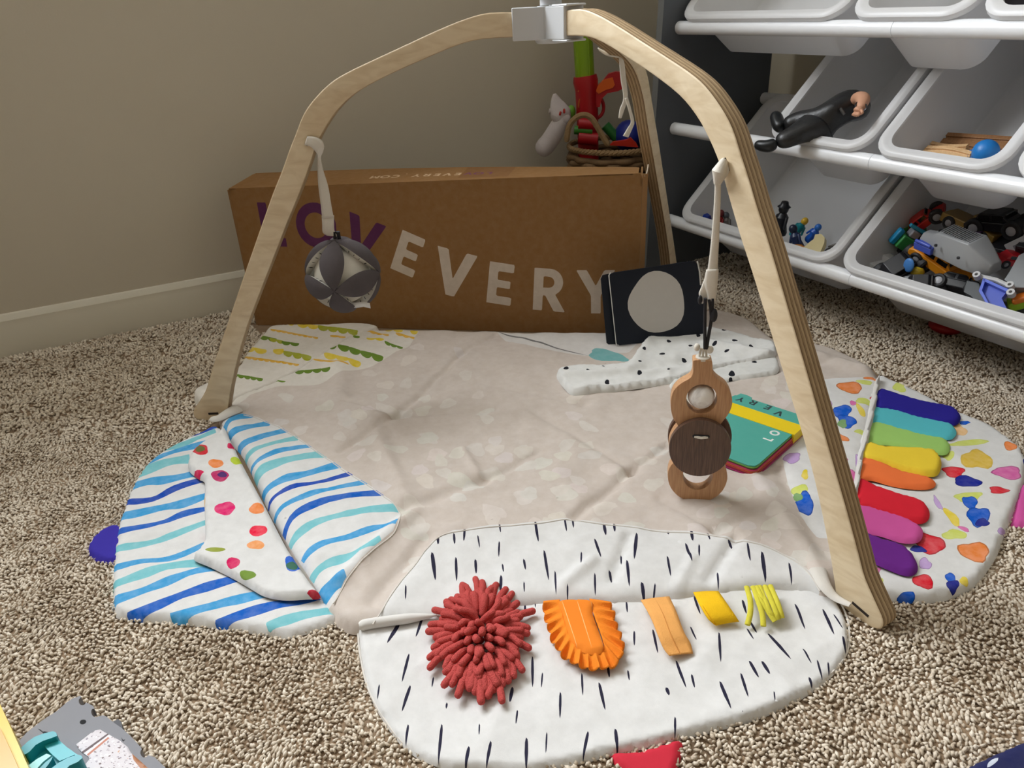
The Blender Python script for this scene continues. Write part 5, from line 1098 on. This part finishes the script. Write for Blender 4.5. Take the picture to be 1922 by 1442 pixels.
lump('wooden_bead', 'tiny wooden bead left of the track pieces', 'bead', m2.px(1718, 290, .075), (.005*K,)*3, C(206, 160, 116))
t3 = bins['t3']; box_toy(fr(t3, 1922, 14, .03, 30, 20, 0), [('shell', (0, 0, 0), (.05, .03, .02), C(40, 38, 44), .004), ('edge', (0, 0, .012), (.046, .026, .003), C(120, 116, 120), .001)], 'toy_case', 'dark toy case in the top right bin', 'toy')
lump('red_toy', 'red rounded toy lying on the carpet under the bottom bin', 'toy', at(1775, 612, .014), (.034, .030, .015), C(170, 20, 26))

# black-clad action figure lying with its boots over the bin edge
def figure():
    b = bins['m1']; t = thing('action_figure', 'action figure in black clothes lying with boots over the bin edge', 'action figure', b.px(1540, 225, .02))
    m = plain(C(30, 31, 33), .4, .2, 60, .4, 120, 'black_moulded_clothes', spec=.6); sk = plain(C(206, 154, 124), .5, .05, 60, name='moulded_skin')
    q = lambda x, y, w: Vector([float(v) for v in b.px(x, y, w)])
    def limb(name, pts, mat, parent):
        vs = [p for p, r in pts]; bm = bmesh.new(); V = [bm.verts.new(v) for v in vs]
        for i in range(len(V)-1): bm.edges.new((V[i], V[i+1]))
        me = bpy.data.meshes.new(name); bm.to_mesh(me); bm.free(); o = link(name, me, parent); s_ = o.modifiers.new('skin', 'SKIN'); sv = me.skin_vertices[0].data
        for i, (p, r) in enumerate(pts): sv[i].radius = (r*K*1.25, r*K*1.1); sv[i].use_root = (i == 0)
        s_.use_smooth_shade = True; b_ = o.modifiers.new('sub', 'SUBSURF'); b_.levels = 2; b_.render_levels = 2; me.materials.append(mat); return o
    hip = q(1560, 218, .010)
    # one continuous body: torso and both legs
    pts = [(hip, .017), (q(1580, 204, .010), .016), (q(1600, 196, .018), .018), (q(1610, 204, .045), .013), (q(1608, 214, .068), .008),
           (q(1535, 226, .000), .013), (q(1508, 226, -.004), .0115), (q(1488, 232, -.006), .0105), (q(1470, 240, -.010), .009),
           (q(1545, 232, .004), .013), (q(1510, 244, -.010), .0115), (q(1484, 258, -.018), .010), (q(1455, 270, -.026), .008)]
    ed = [(0, 1), (1, 2), (2, 3), (3, 4), (0, 5), (5, 6), (6, 7), (7, 8), (0, 9), (9, 10), (10, 11), (11, 12)]
    bm = bmesh.new(); V = [bm.verts.new(p) for p, r in pts]
    for a_, c_ in ed: bm.edges.new((V[a_], V[c_]))
    me = bpy.data.meshes.new('body'); bm.to_mesh(me); bm.free(); o = link('body', me, t); s_ = o.modifiers.new('skin', 'SKIN'); sv = me.skin_vertices[0].data
    for i, (p, r) in enumerate(pts): sv[i].radius = (r*K*1.6, r*K*1.45); sv[i].use_root = (i == 0)
    s_.use_smooth_shade = True; b_ = o.modifiers.new('sub', 'SUBSURF'); b_.levels = 2; b_.render_levels = 2; me.materials.append(m)
    for pts_ in ([(q(1473, 240, -.010), .0085), (q(1462, 238, -.012), .0095), (q(1458, 224, -.014), .0085), (q(1455, 211, -.016), .0075)], [(q(1460, 268, -.026), .008), (q(1444, 275, -.028), .0095), (q(1430, 274, -.032), .0075), (q(1417, 270, -.034), .0065)]): limb('boot', pts_, plain(C(20, 24, 28), .35, .1, 60, name='boot_plastic'), t)
    mb = MB(); bq = [q(1574, 196, .0), q(1579, 206, -.008), q(1585, 215, -.003)]; mb.tube(bq, .003, 8); mb.obj('belt', plain(C(64, 62, 60), .4, name='belt_plastic'), t)
    limb('arm', [(q(1604, 190, .006), .008), (q(1614, 182, -.004), .009), (q(1621, 186, -.012), .0085), (q(1618, 198, -.018), .0055), (q(1613, 205, -.020), .0042)], sk, t)
    hand = thing('hand', None, None, (0, 0, 0)); 
    del hand
    limb('palm', [(q(1614, 203, -.020), .0052), (q(1611, 209, -.021), .0062), (q(1608, 212, -.021), .0055)], sk, t)
    for i, (dx, dy) in enumerate(((-6, 4.5), (-3, 6), (.5, 6.8), (4, 6.2))):
        limb('finger', [(q(1609+dx*.6, 210+dy*.2, -.023), .0019), (q(1608+dx*.9, 211+dy*.7, -.025), .0018), (q(1606+dx, 211+dy, -.022), .0015)], sk, t)
    limb('thumb', [(q(1616, 206, -.023), .0019), (q(1619, 211, -.024), .0018), (q(1617, 215, -.022), .0015)], sk, t)
    mb = MB(); cc = q(1616, 200, -.018); mb.tube([cc+Vector([float(v) for v in (DV*math.cos(a_)+EV*.3*math.sin(a_)+ZV*-.25*math.cos(a_)+ZV*.55*math.sin(a_))*.0082*K*1.1]) for a_ in np.linspace(0, 2*PI, 17)], .0017, 6, caps=False); mb.obj('wristband', BLKM, t)
    # head, sunk deep in the bin behind the arm
    hd = limb('head', [(q(1600, 208, .075), .006), (q(1594, 207, .084), .008), (q(1589, 208, .088), .0075)], sk, t)
BLKM = PLS(BLK)
figure()
for o in list(bpy.data.objects):
    if o.name == 'hand' and o.type == 'EMPTY': bpy.data.objects.remove(o)

# ================================================================== BASKET IN THE CORNER
BK = RM(-1.705, 1.215, 0); BH = vz(BK, (1145, 272))
def basket():
    t = thing('woven_basket', 'brown woven seagrass basket in the corner behind the cardboard box', 'basket', BK, None)
    R0, H_ = .122, BH; m = plain(C(122, 96, 66), .85, .3, 70, .5, 200, 'seagrass')
    mb = MB(); n = 72; rows_ = max(12, int(BH/.0125))
    for r in range(rows_):
        z = .008+r*(H_-.02)/rows_; pts = []
        for i in range(n+1):
            a = 2*PI*i/n; rr_ = R0*(.86+.14*z/H_)+.005*math.sin(a*12+PI*(r % 2)); pts.append((BK[0]+rr_*math.cos(a), BK[1]+rr_*math.sin(a), z+.001*math.sin(a*5+r)))
        mb.tube(pts, .0082, 6, caps=False)
    mb.lathe([(0, .001), (R0*.84, .001), (R0*.84, .006), (0, .006)], 24, 0, Matrix.Translation(Vector(BK))); mb.obj('woven_wall', m, t, sm=70)
    mb = MB()
    for i in range(72):
        a = 2*PI*i/72; c = Vector((BK[0]+(R0+.002)*math.cos(a), BK[1]+(R0+.002)*math.sin(a), H_)); tg = Vector((-math.sin(a), math.cos(a), .5)).normalized(); mb.capsule(c-tg*.004, c+tg*.004, .0065, n=7, h=2)
    mb.obj('braided_rim', plain(C(150, 122, 86), .85, .25, 90, name='seagrass_rim'), t)
    mb = MB(); vw = CC-BK; vw[2] = 0; vw /= np.linalg.norm(vw); kk = float((BK+vw*R0*.9)@vw)
    P = [onplane(x, y, vw, kk) for x, y in [(1064, 262), (1068, 238), (1080, 222), (1096, 216), (1110, 222), (1122, 240), (1132, 258), (1140, 270)]]
    P = cr([tuple(p) for p in P], False, 5)
    for i in range(len(P)-1):
        a_, b_ = Vector(P[i]), Vector(P[i+1]); mb.capsule(a_, b_, .0075, n=7, h=2)
    mb.obj('handle', plain(C(150, 122, 86), .85, .25, 90, name='seagrass_rim'), t)
basket()
vn_ = -np.array([BK[0], BK[1], 0])/np.linalg.norm(BK[:2]); KB = float(BK@vn_)
def bkp(x, y, off=0.0): return onplane(x, y, vn_, KB+off)
def vprism(name, px, off, th, m, parent, bev=.002):
    X = np.array([-vn_[1], vn_[0], 0]); X = -X if X@CAMX < 0 else X
    T = Matrix(((X[0], 0, vn_[0], 0), (X[1], 0, vn_[1], 0), (0, 1, 0, 0), (0, 0, 0, 1)))
    poly = [(float(bkp(x, y, off)@X), float(bkp(x, y, off)[2])) for x, y in px]; mb = MB(); mb.prism(poly, KB+off-th/2, KB+off+th/2, 0, T); return mb.obj(name, m, parent, bevel=bev)
bl = thing('toy_blaster', 'red and lime green toy water blaster standing upright in the basket', 'toy blaster', BK+np.array([0, 0, .10]))
MR = PLS(C(178, 24, 34), .35)
mb = MB(); mb.tube([bkp(1093, 52), bkp(1098, 146)], .025, 24); mb.tube([bkp(1081, 54, .017), bkp(1087, 146, .017)], .005, 8); mb.tube([bkp(1102, 54, .017), bkp(1106, 146, .017)], .005, 8); mb.obj('green_barrel', PLS(C(132, 170, 30), .3), bl)
mb = MB(); mb.tube([bkp(1098, 142), bkp(1099, 152), bkp(1101, 170), bkp(1105, 300)], [.030, .0325, .0295, .027], 24); mb.obj('body', MR, bl)
vprism('grip', [(1112, 180), (1120, 165), (1132, 150), (1142, 138), (1156, 134), (1172, 136), (1172, 164), (1160, 170), (1140, 174), (1130, 184), (1126, 200), (1112, 200)], 0, .030, MR, bl)
vprism('orange_inlay', [(1119, 170), (1122, 160), (1134, 148), (1150, 144), (1154, 158), (1150, 164), (1136, 168), (1124, 175)], .0, .0335, PLS(C(226, 100, 30)), bl, .001)
mb = MB(); mb.tube(cr([tuple(bkp(x, y)) for x, y in [(1116, 188), (1128, 186), (1133, 200), (1130, 214), (1120, 222), (1110, 220)]], False, 5), .0045, 8); mb.tube([bkp(1104, 205), bkp(1116, 204)], .005, 8); mb.obj('trigger_guard', MR, bl)
mb = MB(); mb.tube(cr([tuple(bkp(x, y, .022)) for x, y in [(1085, 172), (1090, 168), (1092, 178), (1087, 190), (1086, 202)]], False, 4), .002, 6); mb.obj('raised_swirl', PLS(C(190, 100, 40)), bl)
# other toys in the basket
mb = MB(); mb.tube([bkp(1086, 232, .03), bkp(1114, 234, .03)], .015, 16); mb.tube([bkp(1086, 258, .03), bkp(1122, 262, .03)], .017, 16); setp(mb.obj('toy_tube', MR), 'red toy barrel seen through the basket handle', 'toy')
mb = MB(); mb.tube([bkp(1078, 244, .03), bkp(1112, 246, .03)], .011, 16); setp(mb.obj('toy_tube', PLS(C(60, 130, 40))), 'green toy barrel between the red ones in the basket', 'toy')
mb = MB(); mb.tube([bkp(1136, 235, .0), bkp(1160, 262, .0)], .013, 14); setp(mb.obj('toy_stick', PLS(C(40, 110, 50))), 'green toy stick slanting right in the basket', 'toy')
lump('blue_toy', 'dark blue toy at the right of the basket', 'toy', bkp(1180, 256), (.042, .036, .042), C(30, 44, 140))
setp(vprism('orange_toy', [(1144, 272), (1150, 266), (1176, 262), (1184, 258), (1194, 268), (1198, 276)], .05, .012, PLS(C(206, 50, 34)), None), 'orange red toy panel on the basket rim', 'toy')
lump('lime_toy', 'lime green toy knob left of the blaster', 'toy', bkp(1072, 210), (.012, .012, .017), C(110, 170, 50))
# white plush glove hanging off the rim
pt = thing('plush_glove', 'white plush glove puppet hanging over the left of the basket', 'plush toy', bkp(1030, 250, .03)); MP = plain(C(214, 206, 206), .95, .05, 90, .6, 700, 'white_plush', spec=.1)
mb = MB(); P = [(1066, 228), (1056, 222), (1050, 232), (1042, 248), (1032, 264), (1022, 276), (1016, 282)]; P = [tuple(bkp(x, y, .03)) for x, y in P]; mb.tube(cr(P, False, 4), list(np.interp(np.linspace(0, 1, 25), [0, .2, .5, .85, 1], [.013, .019, .024, .025, .013])), 14); mb.ell(tuple(bkp(1021, 277, .03)), (.026, .022, .024), 14, 10); mb.obj('sleeve', MP, pt, sm=180)
mb = MB(); P = [(1057, 226), (1050, 208), (1044, 192), (1041, 176)]; P = [tuple(bkp(x, y, .03)) for x, y in P]; mb.tube(cr(P, False, 4), list(np.interp(np.linspace(0, 1, 13), [0, .25, .6, 1], [.024, .030, .020, .004])), 14, flat=.6)
P = [tuple(bkp(x, y, .03)) for x, y in [(1044, 212), (1036, 206), (1031, 214)]]; mb.tube(cr(P, False, 4), list(np.interp(np.linspace(0, 1, 9), [0, .5, 1], [.019, .013, .004])), 12, flat=.6); mb.obj('mitt', MP, pt, sm=180)
mb = MB(); mb.capsule(bkp(1052, 211, .049), bkp(1051, 215, .049), .003, n=8); mb.capsule(bkp(1059, 206, .048), bkp(1059, 211, .048), .003, n=8); mb.obj('red_marks', PLS(C(190, 50, 44)), pt)

# ================================================================== HIGH CONTRAST BOARDS
def boards():
    Bl = at(1157, 648, .021); Br = at(1322, 636, .021); xd = Br-Bl; xd[2] = 0; xd /= np.linalg.norm(xd); back = np.array([-xd[1], xd[0], 0]); up = ZV*math.cos(.10)+back*math.sin(.10); nrm = np.cross(up, xd); nrm = -nrm if nrm@CAMY > 0 else nrm; nrm /= np.linalg.norm(nrm)
    k = float(Bl@nrm)
    DARK = C(24, 30, 42)
    def board(pxs, off, circle, nm, label, parent=None):
        def l2(x, y): p = onplane(x, y, nrm, k+off); return (float((p-Bl)@xd), float((p-Bl)@up))
        P = np.array([l2(*p) for p in pxs]); out = []
        for i in range(4):
            a, b, c = P[i-1], P[i], P[(i+1) % 4]; d0 = (a-b)/np.linalg.norm(a-b); d1 = (c-b)/np.linalg.norm(c-b); r = .006
            for t in (0, .5, 1): out.append(tuple(b+d0*r*(1-t)**2+d1*r*t**2))
        pats = []
        if circle: pats.append(([l2(*p) for p in blob(1233, 568, 54, 57, 0, 1, 30, .035)], C(206, 202, 196)))
        org_ = Bl+nrm*off
        return patterned(out, pats, .012, .003, lambda X, Y, D: org_[None]+xd[None]*X[:, None]+up[None]*Y[:, None], M_CARD, nm, parent, DARK, thick=tuple(-nrm*.0022), sm=60)
    t = thing('contrast_card_book', 'folded navy board book with a cream circle leaning on the box', 'board book', Bl+xd*.08)
    mw = plain(C(222, 220, 214), .5, name='card_core')
    o = board([(1157, 649), (1324, 630), (1308, 489), (1143, 513)], 0, True, 'front_board', None, t)
    def edge(name, pts, off, r=.0012, m=mw):
        mb = MB(); mb.tube([tuple(onplane(x, y, nrm, k+off)) for x, y in pts], r, 6); mb.obj(name, m, t)
    edge('page_edge', [(1146, 512), (1143, 517), (1157, 648)], -.001)
    o = board([(1139, 649), (1300, 634), (1290, 491), (1127, 517)], -.010, False, 'back_board', None, t)
    board([(1200, 645), (1326, 628), (1313, 494), (1200, 510)], -.006, False, 'page', None, t)
    edge('page_edge', [(1309, 491), (1313, 510), (1315, 535)], -.0015, .0016)
boards()

# ================================================================== SPOTTED WHITE CLOTH
cl = thing('spotted_cloth', 'folded white muslin cloth with black spots lying on the mat', 'cloth', at(1250, 690, .02))
DOT = C(30, 32, 40); K5 = lambda x, y: (1020+x/3.068, 470+y/3.068)
def spots(L): return [(blob(*K5(x, y), a/3.068, b/3.068, r, i, 12, .1), DOT) for i, (x, y, a, b, r) in enumerate(L)]
top_px = [K5(*p) for p in [(75, 700), (120, 660), (300, 655), (480, 640), (540, 570), (610, 490), (660, 420), (780, 425), (900, 435), (1050, 460), (1200, 500), (1310, 515), (1345, 560), (1330, 600), (1240, 625), (1120, 645), (1010, 670), (880, 700), (760, 735), (620, 760), (480, 780), (330, 800), (180, 812), (120, 770)]]
low_px = [K5(*p) for p in [(740, 740), (860, 700), (1000, 660), (1150, 630), (1320, 600), (1360, 640), (1345, 690), (1250, 712), (1100, 730), (960, 752), (830, 765), (735, 782)]]
def cw(X, Y):
    z = .004*fbm(X, Y, 14, 5)+.005*(ridged(X, Y, 13, 6)-.4)+.0015*fbm(X, Y, 40, 2)
    for a, b, w_, h_ in (((1060, 700), (1250, 690), .010, .007), ((1090, 712), (1330, 665), .012, -.004), ((1235, 612), (1180, 690), .012, .006), ((1330, 640), (1440, 660), .014, .008), ((1100, 725), (1250, 716), .008, .004)):
        z = z+h_*np.exp(-(pdist(X, Y, [at(*a, .035)[:2], at(*b, .035)[:2]], False)/w_)**2)
    return z
sheet('folded_layer', low_px, cl, .026, .018, .005, .005, spots([(1215,642,16,6,0),(1085,708,18,16,-15),(1080,732,13,5,0)]), C(226, 226, 222), lambda X, Y: .003*fbm(X, Y, 20, 1), psp=.003, zr=.026, label='lower folded layer')
sheet('top_layer', top_px, cl, .030, .019, .005, .005, spots([(675,467,15,7,0),(793,459,14,8,-10),(891,496,12,9,0),(1040,465,14,5,0),(722,532,13,9,0),(846,557,14,5,-10),(985,553,15,7,-15),(1100,528,16,6,5),(1195,554,13,10,15),(1055,582,14,7,-10),(580,584,11,9,0),(684,605,17,8,-10),(810,628,15,8,5),(423,648,15,7,15),(555,652,12,4,0),(630,688,12,4,0),(345,667,10,3,10),(257,695,12,6,20),(131,681,16,12,0),(413,697,12,6,0),(553,710,13,10,0),(720,700,9,3,0),(367,767,14,15,0)]), C(230, 230, 227), cw, psp=.003, zr=.029)

# ================================================================== CARD DECK
def deck():
    Z = .037; c1 = at(1416, 878, Z); u = at(1487, 815, Z)-c1; u[2] = 0; u /= np.linalg.norm(u); v = np.array([-u[1], u[0], 0]); L, Wd = .186, .132
    t = thing('card_deck', 'deck of teal rounded cards with a yellow band on the mat', 'card deck', (c1[0], c1[1], .02))
    TEAL = C(86, 172, 158); l2 = lambda x, y: (float((at(x, y, Z)-c1)@u), float((at(x, y, Z)-c1)@v))
    out = rrect(0, L, 0, Wd, .010, 5); pats = []
    def place(z): return lambda X, Y, D: c1[None]*np.array([1, 1, 0])+u[None]*X[:, None]+v[None]*Y[:, None]+ZV[None]*z
    for ch, px in (('V', (1462, 776)), ('E', (1441, 765)), ('R', (1413, 756)), ('Y', (1390, 750))): letter_mid(ch, l2(*px), (-.0155, 0), C(58, 72, 74), TEAL, pats)
    for ch, px in (('L', (1442, 824)), ('O', (1454, 813))): letter_mid(ch, l2(*px), (0, .0145), C(232, 236, 232), TEAL, pats)
    cols_ = [C(170, 40, 110), C(150, 40, 60), C(190, 60, 60), C(206, 110, 60), C(214, 60, 110), C(96, 60, 40), C(120, 180, 80)]
    nl = 7; th = (Z-.0195)/(nl+1)
    for i in range(nl):
        mb = MB(); dx = .0012*(nl-i)*(.6 if i % 2 else 1); o = rrect(-dx*.2, L-dx, -.0006*(nl-i)+.0003*(i % 2), Wd, .010, 4); T = Matrix(((u[0], v[0], 0, c1[0]), (u[1], v[1], 0, c1[1]), (0, 0, 1, 0), (0, 0, 0, 1)))
        mb.prism(o, .0195+i*th+.0004, .0195+(i+1)*th, 0, T); setp(mb.obj('card', PLS(cols_[i], .5), t), 'coloured card edge')
    o = patterned(out, pats, .012, .002, place(Z), M_CARD, 'top_card', t, TEAL, thick=(0, 0, -th+.0003), sm=60)
    # index tabs beyond the top edge
    mb = MB(); mb.prism([(L-.004, Wd-.03), (L+.006, Wd-.028), (L+.009, Wd-.018), (L+.008, Wd-.006), (L-.004, Wd-.004)], Z-th, Z-.0003, 0, Matrix(((u[0], v[0], 0, c1[0]), (u[1], v[1], 0, c1[1]), (0, 0, 1, 0), (0, 0, 0, 1)))); mb.obj('card_tab', PLS(TEAL, .5), t)
    # band
    a0 = l2(1484, 815)[0]; a1 = a0+.034; mb = MB(); T = Matrix(((u[0], v[0], 0, c1[0]), (u[1], v[1], 0, c1[1]), (0, 0, 1, 0), (0, 0, 0, 1)))
    y0, y1 = -.004, Wd+.002; zt = Z+.0008
    mb.add([(a0, y0, .019), (a1, y0, .019), (a1, y1, .019), (a0, y1, .019), (a0, y0, zt), (a1, y0, zt), (a1, y1, zt), (a0, y1, zt)], [(4, 5, 6, 7), (0, 1, 5, 4), (2, 3, 7, 6), (0, 3, 2, 1), (0, 4, 7, 3), (1, 2, 6, 5)], 0, T); mb.obj('yellow_band', PLS(C(244, 212, 24), .45), t)
deck()

# ================================================================== TOYS AT THE NEAR LEFT CORNER
Q = lambda L: [(x/5.824, 1300+y/5.824) for x, y in L]
def hprism(name, px, z, th, m, parent, bev=.001):
    pl_ = [tuple(at(x, y, z)[:2]) for x, y in px]; pl_ = [tuple(p) for p in ccw(pl_)]; mb = MB(); mb.prism(pl_, z-th, z); return mb.obj(name, m, parent, bevel=bev)
MG = plain(C(126, 126, 132), .6, .06, 30, name='grey_toy_plastic')
def notch(cx, cy, r, a0, a1, n=7): return [(cx+r*math.cos(math.radians(a0+(a1-a0)*i/n)), cy+r*1.15*math.sin(math.radians(a0+(a1-a0)*i/n))) for i in range(n+1)]
ts = thing('toy_track_base', 'grey plastic toy playset base with cracks and slots on the carpet', 'toy playset', at(60, 1430, 0))
hprism('base_plate', Q([(735, 105), (790, 68), (870, 40), (890, 45)]+notch(900, 95, 40, 200, 20)+[(975, 125), (1020, 150), (1032, 180)]+notch(1045, 215, 48, 215, 70)+[(1125, 250), (1160, 262), (1250, 335), (1330, 390), (1420, 470), (1540, 600)]+notch(1580, 660, 46, 230, 30)+[(1690, 708), (1810, 825), (1950, 1000), (1300, 1400), (-200, 1400), (-100, 900), (200, 540), (290, 440), (450, 315), (620, 205)]), .030, .010, MG, ts, .0012)
for nm, px, z, th, col in (('side_lug', [(1225, 325), (1290, 290), (1325, 320), (1340, 400)], .026, .020, C(70, 70, 76)), ('side_lug', [(725, 118), (745, 100), (775, 92), (790, 120), (760, 160)], .028, .012, C(96, 96, 102))): hprism(nm, Q(px), z, th, PLS(col, .6), ts)
hprism('peg_hole', Q(blob(906, 322, 36, 24, -18, 1, 16, .02)), .0303, .0006, PLS(BLK, .9), ts, 0)
hprism('moulded_crack', Q([(415, 398), (440, 405), (470, 430), (485, 425), (525, 435), (490, 442), (480, 460), (465, 438)]), .0303, .0006, PLS(C(50, 50, 54), .9), ts, 0)
hprism('moulded_crack', Q([(1325, 490), (1345, 520), (1365, 515), (1348, 535), (1335, 525)]), .0303, .0006, PLS(C(60, 60, 64), .9), ts, 0)
# sticker with road print
def sticker():
    o = Q([(830, 570), (900, 520), (960, 470), (1030, 420), (1090, 405), (1180, 455), (1240, 490), (1300, 520), (1400, 600), (1430, 660), (1520, 740), (1620, 830), (1700, 960), (1000, 1000), (880, 850), (990, 720), (885, 650)])
    W_ = C(216, 210, 214); pats = []; rd = random.Random(4)
    for i in range(420):
        x = rd.uniform(850, 1600); y = rd.uniform(430, 990); r = rd.uniform(4, 15); c = rd.choice([C(150, 140, 150), C(240, 236, 240), C(190, 180, 186), C(110, 90, 90), C(206, 160, 130) if x > 1250 else C(236, 232, 236)])
        pats.append((Q(blob(x, y, r*1.3, r*.7, rd.uniform(-60, 20), i, 6, .3)), c))
    pats.append((Q([(1440, 660), (1500, 690), (1600, 790), (1640, 900), (1560, 860), (1460, 740)]), C(176, 122, 88)))
    pats.append((Q([(880, 660), (1270, 385), (1285, 395), (895, 680)]), C(90, 70, 72))); pats.append((Q([(885, 700), (1275, 395), (1310, 415), (905, 720)]), C(232, 228, 232))); pats.append((Q([(950, 680), (1180, 490), (1200, 500), (965, 695)]), C(190, 120, 96)))
    ol = [tuple(at(x, y, .0306)[:2]) for x, y in o]; pp_ = [([tuple(at(x, y, .0306)[:2]) for x, y in p], c, None, .0012) for p, c in pats]
    patterned(ol, pp_, .006, .0012, lambda X, Y, D: np.stack([X, Y, 0*X+.0308], 1), M_CARD, 'printed_sticker', ts, W_, thick=(0, 0, -.0004))
sticker()
MT = PLS(C(24, 150, 164), .35)
tq = thing('toy_ramp', 'turquoise toy ramp with raised sides clipped on the grey base', 'toy ramp', at(100, 1400, .03))
hprism('ramp_floor', Q([(290, 640), (470, 530), (600, 480), (720, 590), (860, 690), (700, 800), (560, 900), (330, 900), (280, 800)]), .040, .008, PLS(C(50, 172, 184), .35), tq)
hprism('ramp_side', Q([(232, 605), (300, 540), (380, 485), (480, 448), (580, 424), (615, 440), (625, 475), (560, 500), (470, 530), (390, 575), (320, 650), (270, 680)]), .052, .020, MT, tq, .002)
hprism('ramp_side', Q([(560, 830), (640, 770), (740, 715), (850, 680), (890, 690), (902, 715), (850, 760), (760, 800), (700, 860), (660, 930), (540, 930)]), .052, .020, MT, tq, .002)
hprism('ramp_rail', Q([(310, 800), (400, 730), (510, 670), (560, 690), (470, 760), (380, 860), (320, 860)]), .050, .012, PLS(C(150, 222, 224), .35), tq, .0015)
hprism('ramp_rail', Q([(430, 830), (500, 760), (580, 700), (560, 740), (520, 800), (470, 860)]), .051, .012, MT, tq, .001)
hprism('ramp_lip', Q([(440, 540), (590, 480), (700, 570), (820, 680), (650, 750), (560, 670)]), .046, .004, PLS(C(44, 166, 178), .35), tq)
ty = thing('toy_tower', 'bright yellow plastic toy tower wall at the near left corner', 'toy tower', at(5, 1430, .03))
hprism('yellow_wall', [(-60, 1290), (-30, 1300), (0, 1322), (14, 1352), (34, 1396), (54, 1442), (70, 1480), (-80, 1500)], .085, .055, PLS(C(214, 180, 10), .3), ty, .002)
hprism('yellow_step', [(-60, 1340), (-20, 1350), (0, 1366), (18, 1404), (38, 1450), (45, 1490), (-80, 1500)], .089, .01, PLS(C(216, 150, 10), .3), ty, .0015)

# ================================================================== NAVY CLOTH, NEAR RIGHT
def blanket():
    px = [(1770, 1450), (1805, 1432), (1850, 1410), (1890, 1394), (1930, 1380), (2010, 1370), (2080, 1420), (2060, 1520), (1900, 1560), (1760, 1500)]
    o = sheet('navy_blanket', px, None, .022, .001, .010, .005, [(blob(1863, 1431, 13, 5, -38, 1, 12, .1), C(200, 206, 220))], C(34, 38, 84), lambda X, Y: .003*fbm(X, Y, 20, 2), psp=.003)
    setp(o, 'dark navy blanket with a white fleck at the near right corner', 'blanket')
blanket()
